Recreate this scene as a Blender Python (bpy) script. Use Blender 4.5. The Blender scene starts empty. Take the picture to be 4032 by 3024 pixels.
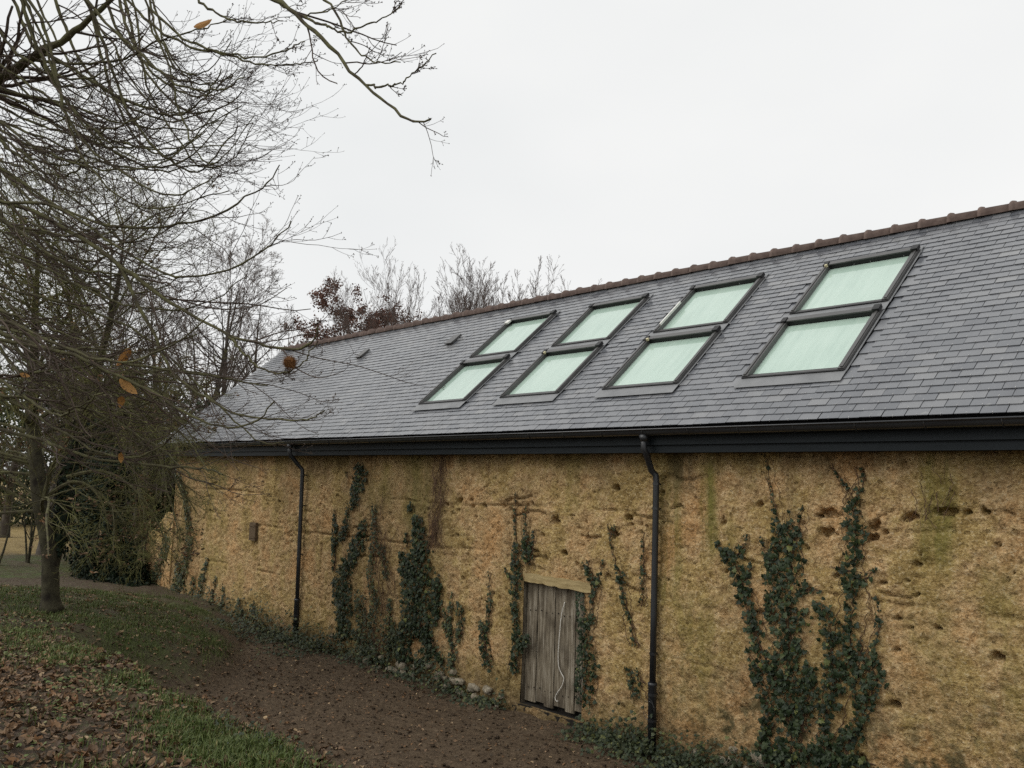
import bpy, math, random
import numpy as np
from mathutils import Vector, Matrix

# ------------------------------------------------------------------ camera, sky, sun, exposure
SC = bpy.context.scene
COL = SC.collection
YAW, PITCH, ROLL, FPX = 0.83175908, 0.11469307, 0.02949946, 3400.0
CZ = 2.85                                    # eye height above the yard at the foot of the wall
cy, sy, cp, sp = math.cos(YAW), math.sin(YAW), math.cos(PITCH), math.sin(PITCH)
FWD = np.array([-sy * cp, cy * cp, sp]); RIGHT = np.array([cy, sy, 0.0]); UP = np.cross(RIGHT, FWD)
CR = RIGHT * math.cos(ROLL) + UP * math.sin(ROLL)
CU = -RIGHT * math.sin(ROLL) + UP * math.cos(ROLL)
CAMP = np.array([0.0, 0.0, CZ])
cam = bpy.data.cameras.new('camera'); camo = bpy.data.objects.new('camera', cam); COL.objects.link(camo)
cam.sensor_width = 36.0; cam.lens = FPX / 4032 * 36.0; cam.clip_start = 0.05; cam.clip_end = 3000
m = Matrix(((CR[0], CU[0], -FWD[0], 0), (CR[1], CU[1], -FWD[1], 0), (CR[2], CU[2], -FWD[2], CZ), (0, 0, 0, 1)))
camo.matrix_world = m
SC.camera = camo
SC.render.resolution_x, SC.render.resolution_y = 1024, 768

SUN_EL, SUN_AZ = math.radians(42), math.radians(205)   # azimuth clockwise from +y
world = bpy.data.worlds.new('World'); SC.world = world; world.use_nodes = True
wn, wl = world.node_tree.nodes, world.node_tree.links
wn.clear()
wo = wn.new('ShaderNodeOutputWorld'); bg = wn.new('ShaderNodeBackground'); wl.new(bg.outputs[0], wo.inputs[0])
sky = wn.new('ShaderNodeTexSky'); sky.sky_type = 'NISHITA'; sky.sun_disc = False
sky.sun_elevation = SUN_EL; sky.sun_rotation = SUN_AZ; sky.air_density = 1.0; sky.dust_density = 3.0
skm = wn.new('ShaderNodeMixRGB'); skm.blend_type = 'MULTIPLY'; skm.inputs[0].default_value = 1
skm.inputs[2].default_value = (0.08, 0.08, 0.08, 1); wl.new(sky.outputs[0], skm.inputs[1])
tc = wn.new('ShaderNodeTexCoord'); mp = wn.new('ShaderNodeMapping'); mp.inputs['Scale'].default_value = (1.2, 1.2, 2.6)
wl.new(tc.outputs['Generated'], mp.inputs[0])
nz = wn.new('ShaderNodeTexNoise'); nz.inputs['Scale'].default_value = 1.1; nz.inputs['Detail'].default_value = 4; nz.inputs['Roughness'].default_value = 0.45
wl.new(mp.outputs[0], nz.inputs['Vector'])
rp = wn.new('ShaderNodeValToRGB'); rp.color_ramp.elements[0].position = 0.32; rp.color_ramp.elements[1].position = 0.68
rp.color_ramp.elements[0].color = (0.80, 0.815, 0.815, 1); rp.color_ramp.elements[1].color = (0.935, 0.930, 0.915, 1)
wl.new(nz.outputs[0], rp.inputs[0])
mx = wn.new('ShaderNodeMixRGB'); mx.inputs[0].default_value = 0.96      # closed cloud cover over the blue
wl.new(skm.outputs[0], mx.inputs[1]); wl.new(rp.outputs[0], mx.inputs[2]); wl.new(mx.outputs[0], bg.inputs[0])
bg.inputs[1].default_value = 1.0

sl = bpy.data.lights.new('sun', 'SUN'); so = bpy.data.objects.new('sun', sl); COL.objects.link(so)
sl.energy = 1.5; sl.angle = math.radians(50); sl.color = (1.0, 0.97, 0.92)
sd = Vector((math.sin(SUN_AZ) * math.cos(SUN_EL), math.cos(SUN_AZ) * math.cos(SUN_EL), math.sin(SUN_EL)))
so.rotation_euler = sd.to_track_quat('Z', 'Y').to_euler()
so.location = sd * 40

SC.view_settings.view_transform = 'Standard'; SC.view_settings.look = 'None'
SC.view_settings.exposure = 0.10; SC.view_settings.gamma = 1.0; SC.view_settings.use_curve_mapping = False
SC.render.engine = 'CYCLES'
SC.cycles.max_bounces = 6; SC.cycles.diffuse_bounces = 3; SC.cycles.glossy_bounces = 3; SC.cycles.transparent_max_bounces = 8
SC.cycles.use_denoising = False

# ------------------------------------------------------------------ helpers
rng = np.random.default_rng(7); random.seed(7)
K = 4032 / 2212.0                             # pixel positions below are read off a 2212 px wide print

def ray(px, py):
    return FWD + CR * ((px * K - 2016) / FPX) - CU * ((py * K - 1512) / FPX)
def at(px, py, depth): return CAMP + ray(px, py) * depth
def at_y(px, py, y): d = ray(px, py); return CAMP + d * (y / d[1])
def pix(P):
    P = np.asarray(P, float) - CAMP
    w = P @ FWD
    return (2016 + FPX * (P @ CR) / w) / K, (1512 - FPX * (P @ CU) / w) / K, w

def hash2(ix, iy, seed):
    h = (ix.astype(np.int64) * 374761393 + iy.astype(np.int64) * 668265263 + seed * 1442695041) & 0xFFFFFFFF
    h = ((h ^ (h >> 13)) * 1274126177) & 0xFFFFFFFF
    h = h ^ (h >> 16)
    return (h & 0xFFFF) / 65535.0
def vnoise(x, y, seed=0):
    x = np.asarray(x, float); y = np.asarray(y, float)
    ix, iy = np.floor(x), np.floor(y); fx, fy = x - ix, y - iy
    fx = fx * fx * (3 - 2 * fx); fy = fy * fy * (3 - 2 * fy)
    a = hash2(ix, iy, seed); b = hash2(ix + 1, iy, seed); c = hash2(ix, iy + 1, seed); d = hash2(ix + 1, iy + 1, seed)
    return (a * (1 - fx) + b * fx) * (1 - fy) + (c * (1 - fx) + d * fx) * fy
def fbm(x, y, seed=0, octv=4, gain=0.5):
    s = 0; a = 1; t = 0
    for o in range(octv):
        s = s + a * vnoise(x * 2 ** o, y * 2 ** o, seed + o); t += a; a *= gain
    return s / t
def sstep(a, b, x):
    t = np.clip((x - a) / (b - a), 0, 1); return t * t * (3 - 2 * t)

def mesh_np(name, V, F, mat=None, parent=None, smooth=False, attrs=None):
    """V (n,3); F an int array (m,k) or a list of such arrays; linked as one mesh object."""
    me = bpy.data.meshes.new(name)
    V = np.ascontiguousarray(V, dtype=np.float32)
    Fs = F if isinstance(F, list) else [F]
    Fs = [np.asarray(f, dtype=np.int32) for f in Fs if len(f)]
    me.vertices.add(len(V)); me.vertices.foreach_set('co', V.ravel())
    loops = np.concatenate([f.ravel() for f in Fs]); tot = np.concatenate([np.full(len(f), f.shape[1], np.int32) for f in Fs])
    start = np.concatenate([[0], np.cumsum(tot)[:-1]]).astype(np.int32)
    me.loops.add(len(loops)); me.loops.foreach_set('vertex_index', loops)
    me.polygons.add(len(tot)); me.polygons.foreach_set('loop_start', start)
    try: me.polygons.foreach_set('loop_total', tot)
    except Exception: pass
    me.polygons.foreach_set('use_smooth', np.full(len(tot), bool(smooth)))
    if attrs:
        for an, av in attrs.items():
            a = me.attributes.new(an, 'FLOAT_COLOR', 'POINT')
            c = np.ones((len(V), 4), np.float32); c[:, :av.shape[1]] = av
            a.data.foreach_set('color', c.ravel())
    me.update(calc_edges=True); me.validate()
    return link(name, me, mat, parent)
def link(name, me, mat=None, parent=None):
    if mat and not me.materials: me.materials.append(mat)
    o = bpy.data.objects.new(name, me); COL.objects.link(o)
    if parent: o.parent = parent
    return o
def tag(o, label=None, cat=None, group=None, kind=None):
    if label: o['label'] = label
    if cat: o['category'] = cat
    if group: o['group'] = group
    if kind: o['kind'] = kind
    return o
def empty(name, loc=(0, 0, 0)):
    o = bpy.data.objects.new(name, None); COL.objects.link(o); o.location = loc; o.empty_display_size = 0.2; return o
def keep(o, parent):
    """parent o, whose mesh is in world coordinates, to an Empty that stands at its own place."""
    o.parent = parent
    o.matrix_parent_inverse = Matrix.Translation(-Vector(parent.location)); return o

class MB:
    """collects simple solids into one mesh"""
    def __init__(s): s.V = []; s.F = {3: [], 4: []}; s.n = 0
    def raw(s, V, F):
        V = np.asarray(V, float); s.V.append(V)
        for f in F: s.F.setdefault(len(f), []).append([i + s.n for i in f])
        s.n += len(V)
    def box(s, c, size, ax=None):
        ax = np.eye(3) if ax is None else np.asarray(ax, float)
        h = np.asarray(size, float) / 2
        P = [np.asarray(c, float) + ax.T @ (h * np.array(q)) for q in
             [(-1, -1, -1), (1, -1, -1), (1, 1, -1), (-1, 1, -1), (-1, -1, 1), (1, -1, 1), (1, 1, 1), (-1, 1, 1)]]
        s.raw(P, [(0, 3, 2, 1), (4, 5, 6, 7), (0, 1, 5, 4), (1, 2, 6, 5), (2, 3, 7, 6), (3, 0, 4, 7)])
    def bb(s, x0, x1, y0, y1, z0, z1): s.box(((x0 + x1) / 2, (y0 + y1) / 2, (z0 + z1) / 2), (x1 - x0, y1 - y0, z1 - z0))
    def tube(s, pts, rad, k=8):
        V, Q = tubes(np.asarray([pts], float), np.broadcast_to(np.asarray(rad, float), (1, len(pts))), k, cap=True)
        s.raw(V, [tuple(q) for q in Q[0]] + [tuple(q) for q in Q[1]])
    def build(s, name, mat=None, parent=None, smooth=False):
        return mesh_np(name, np.concatenate(s.V), [np.array(f) for k, f in s.F.items() if f], mat, parent, smooth)

def tubes(P, Rd, k=4, cap=False):
    """P (N,S,3), Rd (N,S): all tubes at once."""
    N, S, _ = P.shape
    T = np.empty_like(P); T[:, 1:-1] = P[:, 2:] - P[:, :-2]; T[:, 0] = P[:, 1] - P[:, 0]; T[:, -1] = P[:, -1] - P[:, -2]
    T /= np.linalg.norm(T, axis=2, keepdims=True) + 1e-9
    mean = P[:, -1] - P[:, 0]; mean /= np.linalg.norm(mean, axis=1, keepdims=True) + 1e-9
    ref = np.where(np.abs(mean[:, 2:3]) > 0.8, np.array([[1.0, 0.2, 0]]), np.array([[0, 0.1, 1.0]]))[:, None, :]
    A = np.cross(T, np.broadcast_to(ref, T.shape)); A /= np.linalg.norm(A, axis=2, keepdims=True) + 1e-9
    B = np.cross(T, A)
    th = np.arange(k) * 2 * np.pi / k
    ring = A[:, :, None, :] * np.cos(th)[None, None, :, None] + B[:, :, None, :] * np.sin(th)[None, None, :, None]
    V = (P[:, :, None, :] + ring * np.asarray(Rd)[:, :, None, None]).reshape(-1, 3)
    idx = np.arange(N * S * k).reshape(N, S, k)
    a, b = idx[:, :-1, :], idx[:, 1:, :]
    Q = np.stack([a, b, np.roll(b, -1, 2), np.roll(a, -1, 2)], -1).reshape(-1, 4)
    if cap:
        c = [tuple(idx[i, 0, :]) for i in range(N)] + [tuple(idx[i, -1, ::-1]) for i in range(N)]
        return V, [Q, np.array(c)]
    return V, Q

def scatter(TV, TF, pos, rot, scl):
    """copies of one small template: TV (v,3), TF (f,k), pos (N,3), rot (N,3,3), scl (N,) or (N,3)"""
    N = len(pos); scl = np.asarray(scl, float)
    if scl.ndim == 1: scl = scl[:, None].repeat(3, 1)
    V = np.einsum('nij,nvj->nvi', rot, TV[None] * scl[:, None, :]) + pos[:, None, :]
    F = (np.asarray(TF)[None] + (np.arange(N) * len(TV))[:, None, None]).reshape(-1, np.asarray(TF).shape[1])
    return V.reshape(-1, 3), F
def rot_from(z, spin):
    """rotation matrices whose third column is z (N,3), spun about it"""
    z = z / (np.linalg.norm(z, axis=1, keepdims=True) + 1e-9)
    ref = np.where(np.abs(z[:, 2:3]) > 0.9, np.array([[1.0, 0, 0]]), np.array([[0, 0, 1.0]]))
    x = np.cross(ref, z); x /= np.linalg.norm(x, axis=1, keepdims=True) + 1e-9
    y = np.cross(z, x)
    c, s = np.cos(spin)[:, None], np.sin(spin)[:, None]
    return np.stack([x * c + y * s, -x * s + y * c, z], 2)

# ------------------------------------------------------------------ materials
def new_mat(name):
    mt = bpy.data.materials.new(name); mt.use_nodes = True
    nt = mt.node_tree; return mt, nt.nodes, nt.links, nt.nodes['Principled BSDF']
def nd(N, t, **kw):
    n = N.new(t)
    for k, v in kw.items():
        if k in n.inputs: n.inputs[k].default_value = v
        else: setattr(n, k, v)
    return n
def ramp(N, stops):
    r = N.new('ShaderNodeValToRGB'); e = r.color_ramp.elements
    while len(e) < len(stops): e.new(0.5)
    for q, (p, c) in zip(e, stops): q.position = p; q.color = (*c, 1) if len(c) == 3 else c
    return r
def coords(N, L, scale=(1, 1, 1)):
    t = N.new('ShaderNodeTexCoord'); mpn = N.new('ShaderNodeMapping'); mpn.inputs['Scale'].default_value = scale
    g = N.new('ShaderNodeNewGeometry'); L.new(g.outputs['Position'], mpn.inputs[0]); return mpn.outputs[0]
def noise(N, L, vec, scale, detail=4, rough=0.55):
    n = nd(N, 'ShaderNodeTexNoise', Scale=scale, Detail=detail, Roughness=rough); L.new(vec, n.inputs['Vector']); return n.outputs[0]
def mixc(N, L, fac, a, b, mode='MIX'):
    n = N.new('ShaderNodeMixRGB'); n.blend_type = mode
    for i, v in enumerate((fac, a, b)):
        if isinstance(v, (int, float)): n.inputs[i].default_value = v
        elif isinstance(v, tuple): n.inputs[i].default_value = (*v, 1)
        else: L.new(v, n.inputs[i])
    return n.outputs[0]
def maths(N, L, op, a, b=0.0, clamp=False):
    n = N.new('ShaderNodeMath'); n.operation = op; n.use_clamp = clamp
    for i, v in enumerate((a, b)):
        if isinstance(v, (int, float)): n.inputs[i].default_value = v
        else: L.new(v, n.inputs[i])
    return n.outputs[0]
def bump(N, L, bsdf, h, strength=0.4, dist=0.02):
    b = nd(N, 'ShaderNodeBump', Strength=strength, Distance=dist); L.new(h, b.inputs['Height']); L.new(b.outputs[0], bsdf.inputs['Normal'])

def simple_mat(name, c0, c1, scale=8, rough=0.7, spec=0.3, bumpd=0.0, stretch=(1, 1, 1), detail=4):
    mt, N, L, b = new_mat(name)
    v = coords(N, L, stretch); n = noise(N, L, v, scale, detail)
    r = ramp(N, [(0.3, c0), (0.7, c1)]); L.new(n, r.inputs[0]); L.new(r.outputs[0], b.inputs['Base Color'])
    b.inputs['Roughness'].default_value = rough; b.inputs['Specular IOR Level'].default_value = spec
    if bumpd: bump(N, L, b, n, 0.5, bumpd)
    return mt
def leaf_mat(name, stops, rough=0.5, spec=0.3, trans=0.0, obj_random=False):
    """colour by leaf; the same ramp for joined leaves and for single ones"""
    mt, N, L, b = new_mat(name)
    g = N.new('ShaderNodeNewGeometry'); oi = N.new('ShaderNodeObjectInfo')
    f = maths(N, L, 'FRACT', maths(N, L, 'ADD', g.outputs['Random Per Island'], oi.outputs['Random']))
    r = ramp(N, stops); L.new(f, r.inputs[0])
    v = coords(N, L); n = noise(N, L, v, 60, 3)
    c = mixc(N, L, maths(N, L, 'MULTIPLY', n, 0.55), r.outputs[0], tuple(x * 0.45 for x in stops[0][1]))
    L.new(c, b.inputs['Base Color']); b.inputs['Roughness'].default_value = rough; b.inputs['Specular IOR Level'].default_value = spec
    return mt

M = {}
def mat_wall():
    mt, N, L, b = new_mat('cob')
    v = coords(N, L)
    at_ = N.new('ShaderNodeAttribute'); at_.attribute_name = 'stain_shade'
    sep = N.new('ShaderNodeSeparateColor'); L.new(at_.outputs['Color'], sep.inputs[0])
    big = noise(N, L, v, 1.15, 6, 0.68); mid = noise(N, L, v, 9, 6, 0.65); fine = noise(N, L, v, 55, 5, 0.7)
    r = ramp(N, [(0.30, (0.095, 0.053, 0.022)), (0.41, (0.31, 0.198, 0.092)), (0.50, (0.455, 0.308, 0.150)), (0.59, (0.565, 0.405, 0.216)), (0.72, (0.69, 0.55, 0.35))])
    f = maths(N, L, 'ADD', maths(N, L, 'MULTIPLY', mid, 0.52), maths(N, L, 'MULTIPLY', fine, 0.48)); L.new(f, r.inputs[0])
    # warm and olive drifts over metres
    r2 = ramp(N, [(0.33, (0.55, 0.56, 0.43)), (0.44, (0.86, 0.89, 0.72)), (0.52, (1.0, 1.0, 1.0)), (0.62, (1.04, 0.90, 0.80)), (0.72, (0.86, 0.72, 0.60))]); L.new(big, r2.inputs[0])
    c = mixc(N, L, 1.0, r.outputs[0], r2.outputs[0], 'MULTIPLY')
    # straw-pale and dark crumbs
    vo = nd(N, 'ShaderNodeTexVoronoi', Scale=38.0); L.new(v, vo.inputs['Vector'])
    cr = ramp(N, [(0.0, (1, 1, 1)), (0.16, (0, 0, 0))]); L.new(vo.outputs['Distance'], cr.inputs[0])
    c = mixc(N, L, maths(N, L, 'MULTIPLY', cr.outputs[0], maths(N, L, 'MULTIPLY', mid, 0.5)), c, (0.62, 0.5, 0.3))
    grit = noise(N, L, coords(N, L, (1, 1, 1.25)), 32, 3, 0.75)
    c = mixc(N, L, maths(N, L, 'MULTIPLY', maths(N, L, 'SUBTRACT', 1.0, ramp_out(N, L, grit, 0.36, 0.49)), 0.66), c, (0.135, 0.082, 0.036))
    c = mixc(N, L, maths(N, L, 'MULTIPLY', ramp_out(N, L, grit, 0.55, 0.66), 0.5), c, (0.70, 0.58, 0.38))
    # small gouges where straw and gravel fell out
    vp = nd(N, 'ShaderNodeTexVoronoi', Scale=11.0); L.new(coords(N, L, (1, 1, 1.35)), vp.inputs['Vector'])
    vs_ = N.new('ShaderNodeSeparateColor'); L.new(vp.outputs['Color'], vs_.inputs[0])
    edge = maths(N, L, 'ADD', vp.outputs['Distance'], maths(N, L, 'MULTIPLY', maths(N, L, 'SUBTRACT', fine, 0.5), 0.5))
    pit = maths(N, L, 'MULTIPLY', ramp_out(N, L, maths(N, L, 'SUBTRACT', maths(N, L, 'MULTIPLY', vs_.outputs[0], 0.30), edge), 0.0, 0.05), ramp_out(N, L, maths(N, L, 'ADD', vs_.outputs[1], maths(N, L, 'MULTIPLY', maths(N, L, 'SUBTRACT', big, 0.5), 1.6)), 0.62, 0.66))
    c = mixc(N, L, maths(N, L, 'MULTIPLY', pit, 0.35), c, (0.10, 0.060, 0.026))
    # algae runs, damp runs (masks follow their own shapes) and painted eave shade, broken up by noise
    vs = coords(N, L, (7, 1, 0.5)); run = noise(N, L, vs, 1.6, 5, 0.6)
    al = maths(N, L, 'MULTIPLY', sep.outputs[0], ramp_out(N, L, run, 0.25, 0.62), True)
    c = mixc(N, L, al, c, (0.125, 0.130, 0.026))
    sp2 = maths(N, L, 'MULTIPLY', sep.outputs[2], ramp_out(N, L, noise(N, L, v, 7, 4, 0.6), 0.5, 0.62), True)
    c = mixc(N, L, maths(N, L, 'MULTIPLY', sp2, 0.85), c, (0.060, 0.062, 0.030))
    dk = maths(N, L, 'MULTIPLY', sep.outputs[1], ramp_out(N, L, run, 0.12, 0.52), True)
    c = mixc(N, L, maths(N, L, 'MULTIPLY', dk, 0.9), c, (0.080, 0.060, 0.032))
    L.new(c, b.inputs['Base Color']); b.inputs['Roughness'].default_value = 0.95; b.inputs['Specular IOR Level'].default_value = 0.1
    vo2 = nd(N, 'ShaderNodeTexVoronoi', Scale=26.0); L.new(v, vo2.inputs['Vector'])
    h = maths(N, L, 'ADD', maths(N, L, 'ADD', maths(N, L, 'MULTIPLY', mid, 0.55), maths(N, L, 'MULTIPLY', fine, 0.55)), maths(N, L, 'MULTIPLY', vo2.outputs['Distance'], -0.45))
    h = maths(N, L, 'ADD', h, maths(N, L, 'ADD', maths(N, L, 'MULTIPLY', pit, -0.9), maths(N, L, 'MULTIPLY', grit, 0.9)))
    bump(N, L, b, h, 0.9, 0.022)
    return mt
def ramp_out(N, L, src, a, c):
    r = ramp(N, [(a, (0, 0, 0)), (c, (1, 1, 1))]); L.new(src, r.inputs[0]); return r.outputs[0]
M['cob'] = mat_wall()

def mat_slate():
    mt, N, L, b = new_mat('slate')
    g = N.new('ShaderNodeNewGeometry'); oi = N.new('ShaderNodeObjectInfo')
    f = maths(N, L, 'FRACT', maths(N, L, 'ADD', g.outputs['Random Per Island'], maths(N, L, 'MULTIPLY', oi.outputs['Random'], 7.3)))
    r = ramp(N, [(0, (0.098, 0.104, 0.116)), (0.4, (0.124, 0.130, 0.142)), (0.8, (0.146, 0.151, 0.162)), (1, (0.185, 0.188, 0.194))]); L.new(f, r.inputs[0])
    v = coords(N, L); n = noise(N, L, v, 14, 5, 0.6); n2 = noise(N, L, v, 2.2, 3)
    c = mixc(N, L, ramp_out(N, L, n, 0.62, 0.74), r.outputs[0], (0.21, 0.215, 0.215))
    rs_ = ramp(N, [(0.3, (0.84, 0.84, 0.85)), (0.5, (1, 1, 1)), (0.7, (1.10, 1.10, 1.08))]); L.new(noise(N, L, coords(N, L, (2.2, .5, .5)), 1.2, 5, 0.65), rs_.inputs[0])
    c = mixc(N, L, 1.0, c, rs_.outputs[0], 'MULTIPLY')
    li = ramp_out(N, L, noise(N, L, v, 26, 3, 0.6), 0.69, 0.74); c = mixc(N, L, maths(N, L, 'MULTIPLY', li, 0.55), c, (0.26, 0.265, 0.235))
    L.new(c, b.inputs['Base Color'])
    rr = ramp(N, [(0.3, (0.13, 0.13, 0.13)), (0.7, (0.22, 0.22, 0.22))]); L.new(n2, rr.inputs[0])
    ro = maths(N, L, 'ADD', rr.outputs[0], maths(N, L, 'MULTIPLY', f, 0.1)); L.new(ro, b.inputs['Roughness'])
    b.inputs['Specular IOR Level'].default_value = 1.0
    bump(N, L, b, noise(N, L, v, 45, 4, 0.6), 0.12, 0.003)
    return mt
M['slate'] = mat_slate()
M['deck'] = simple_mat('roof_batten_dark', (0.012, 0.012, 0.013), (0.02, 0.02, 0.02), 5, 0.9)
M['ridge'] = simple_mat('ridge_terracotta', (0.082, 0.055, 0.046), (0.160, 0.115, 0.096), 9, 0.75, 0.3, 0.006)
M['fascia'] = simple_mat('anthracite_boards', (0.0075, 0.011, 0.0135), (0.012, 0.016, 0.019), 6, 0.6, 0.2, 0.001, (0.3, 1, 3))
M['gutter'] = simple_mat('anthracite_metal', (0.016, 0.017, 0.019), (0.024, 0.026, 0.028), 4, 0.25, 0.7)
M['pipe'] = simple_mat('dark_pipe', (0.014, 0.015, 0.017), (0.024, 0.026, 0.029), 5, 0.42, 0.5, 0.001, (1, 1, 0.4))
M['frame'] = simple_mat('skylight_aluminium', (0.055, 0.054, 0.053), (0.090, 0.088, 0.086), 3, 0.40, 0.6)
M['frame_dark'] = simple_mat('skylight_dark_casing', (0.010, 0.010, 0.011), (0.018, 0.018, 0.018), 6, 0.5, 0.4)
M['lead'] = simple_mat('grey_flashing', (0.15, 0.155, 0.16), (0.21, 0.215, 0.22), 5, 0.45, 0.5, 0.003)
M['white'] = simple_mat('white_scrap', (0.62, 0.62, 0.58), (0.75, 0.74, 0.70), 20, 0.6)
M['cord'] = simple_mat('white_cord', (0.60, 0.57, 0.50), (0.74, 0.72, 0.66), 30, 0.6)
M['foam'] = simple_mat('yellow_foam', (0.5, 0.45, 0.28), (0.62, 0.56, 0.38), 30, 0.8)

def mat_glass():
    mt, N, L, b = new_mat('green_tinted_pane')
    v = coords(N, L, (9, 1.0, 1.0)); n = maths(N, L, 'ADD', maths(N, L, 'MULTIPLY', noise(N, L, v, 1.3, 6, 0.7), 0.6), maths(N, L, 'MULTIPLY', noise(N, L, coords(N, L), 0.9, 3), 0.4))
    r = ramp(N, [(0.34, (0.36, 0.455, 0.405)), (0.5, (0.44, 0.535, 0.478)), (0.66, (0.50, 0.585, 0.53))]); L.new(n, r.inputs[0]); L.new(r.outputs[0], b.inputs['Base Color'])
    b.inputs['Roughness'].default_value = 0.32; b.inputs['Specular IOR Level'].default_value = 0.5
    b.inputs['Coat Weight'].default_value = 1.0; b.inputs['Coat Roughness'].default_value = 0.03; b.inputs['Coat IOR'].default_value = 1.65
    b.inputs['Coat Tint'].default_value = (0.93, 1.0, 0.96, 1)
    return mt
M['glass'] = mat_glass()

def mat_wood(name, c0, c1, c2):
    mt, N, L, b = new_mat(name)
    oi = N.new('ShaderNodeObjectInfo')
    cmb = N.new('ShaderNodeCombineXYZ'); L.new(maths(N, L, 'MULTIPLY', oi.outputs['Random'], 37.0), cmb.inputs[0])
    add = N.new('ShaderNodeVectorMath'); add.operation = 'ADD'; L.new(coords(N, L, (26, 8, 1.6)), add.inputs[0]); L.new(cmb.outputs[0], add.inputs[1])
    n = noise(N, L, add.outputs[0], 1.6, 7, 0.65); n2 = noise(N, L, coords(N, L, (3, 3, 2)), 1.4, 4)
    r = ramp(N, [(0.3, c0), (0.5, c1), (0.72, c2)]); L.new(n, r.inputs[0])
    c = mixc(N, L, maths(N, L, 'MULTIPLY', ramp_out(N, L, n2, 0.46, 0.66), 0.8), r.outputs[0], (0.055, 0.042, 0.028))
    L.new(c, b.inputs['Base Color']); b.inputs['Roughness'].default_value = 0.85; b.inputs['Specular IOR Level'].default_value = 0.2
    bump(N, L, b, n, 0.9, 0.012)
    return mt
M['plank'] = mat_wood('weathered_planks', (0.045, 0.035, 0.024), (0.185, 0.155, 0.110), (0.37, 0.335, 0.27))
M['lintel'] = simple_mat('pale_oak_lintel', (0.25, 0.185, 0.085), (0.42, 0.33, 0.17), 3, 0.85, 0.2, 0.012, (1.2, 4, 9), 6)
M['stone'] = simple_mat('rubble_stone', (0.14, 0.115, 0.075), (0.34, 0.30, 0.23), 11, 0.9, 0.2, 0.02)
M['dark'] = simple_mat('dark_interior', (0.012, 0.010, 0.008), (0.02, 0.017, 0.013), 4, 0.95)

def mat_ground():
    mt, N, L, b = new_mat('ground_soil')
    v = coords(N, L)
    a = N.new('ShaderNodeAttribute'); a.attribute_name = 'zone'
    sep = N.new('ShaderNodeSeparateColor'); L.new(a.outputs['Color'], sep.inputs[0])
    n1 = noise(N, L, v, 1.3, 6, 0.6); n2 = noise(N, L, v, 14, 6, 0.7); n3 = noise(N, L, v, 70, 4, 0.7)
    mud = ramp(N, [(0.34, (0.034, 0.023, 0.014)), (0.50, (0.098, 0.068, 0.041)), (0.66, (0.175, 0.128, 0.082))])
    L.new(maths(N, L, 'ADD', maths(N, L, 'MULTIPLY', n2, 0.6), maths(N, L, 'MULTIPLY', n3, 0.4)), mud.inputs[0])
    lit = ramp(N, [(0.3, (0.050, 0.036, 0.024)), (0.5, (0.088, 0.062, 0.042)), (0.62, (0.076, 0.078, 0.032)), (0.8, (0.13, 0.092, 0.060))])
    L.new(n2, lit.inputs[0])
    gr = ramp(N, [(0.3, (0.040, 0.052, 0.017)), (0.7, (0.090, 0.112, 0.034))]); L.new(n2, gr.inputs[0])
    fld = ramp(N, [(0.35, (0.20, 0.14, 0.055)), (0.65, (0.29, 0.215, 0.09))]); L.new(noise(N, L, v, 2.5, 5), fld.inputs[0])
    gm = maths(N, L, 'MULTIPLY', sep.outputs[0], ramp_out(N, L, n1, 0.38, 0.6), True)
    c = mixc(N, L, gm, lit.outputs[0], gr.outputs[0])
    c = mixc(N, L, sep.outputs[1], c, mud.outputs[0])
    c = mixc(N, L, sep.outputs[2], c, fld.outputs[0])
    L.new(c, b.inputs['Base Color']); b.inputs['Roughness'].default_value = 0.85; b.inputs['Specular IOR Level'].default_value = 0.25
    bump(N, L, b, maths(N, L, 'ADD', maths(N, L, 'MULTIPLY', n2, 0.7), maths(N, L, 'MULTIPLY', n3, 0.4)), 0.9, 0.05)
    return mt
M['ground'] = mat_ground()

M['bark_moss'] = simple_mat('mossy_bark', (0.022, 0.018, 0.014), (0.085, 0.078, 0.048), 7, 0.9, 0.15, 0.01, (1, 1, 1), 5)
M['bark_limb'] = simple_mat('lichen_limb', (0.055, 0.044, 0.034), (0.145, 0.142, 0.068), 12, 0.9, 0.15, 0.006, (1, 1, 1), 5)
M['twig'] = simple_mat('brown_twig', (0.050, 0.034, 0.027), (0.100, 0.075, 0.056), 9, 0.8, 0.25)
M['twig_green'] = simple_mat('mossy_twig', (0.085, 0.072, 0.036), (0.165, 0.168, 0.058), 4, 0.9, 0.15)
M['bark_far'] = simple_mat('grey_bark', (0.055, 0.046, 0.038), (0.10, 0.086, 0.070), 5, 0.9, 0.15)
M['twig_far'] = simple_mat('far_twig', (0.105, 0.082, 0.072), (0.16, 0.130, 0.115), 1.0, 0.9, 0.15)
M['twig_ridge'] = simple_mat('reddish_far_twig', (0.080, 0.058, 0.050), (0.125, 0.096, 0.084), 1.0, 0.9, 0.15)
M['ivy'] = leaf_mat('ivy_leaf', [(0, (0.012, 0.020, 0.009)), (0.45, (0.021, 0.035, 0.015)), (0.8, (0.034, 0.052, 0.021)), (0.96, (0.054, 0.074, 0.028)), (1, (0.17, 0.18, 0.05))], 0.45, 0.2)
M['ivy_dark'] = leaf_mat('ivy_bush_leaf', [(0, (0.008, 0.015, 0.008)), (0.6, (0.014, 0.024, 0.012)), (1, (0.028, 0.044, 0.018))], 0.6, 0.15)
M['ivy_small'] = leaf_mat('small_ivy_leaf', [(0, (0.022, 0.034, 0.016)), (0.5, (0.036, 0.052, 0.022)), (0.85, (0.060, 0.072, 0.028)), (1, (0.16, 0.17, 0.05))], 0.55, 0.3)
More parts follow.
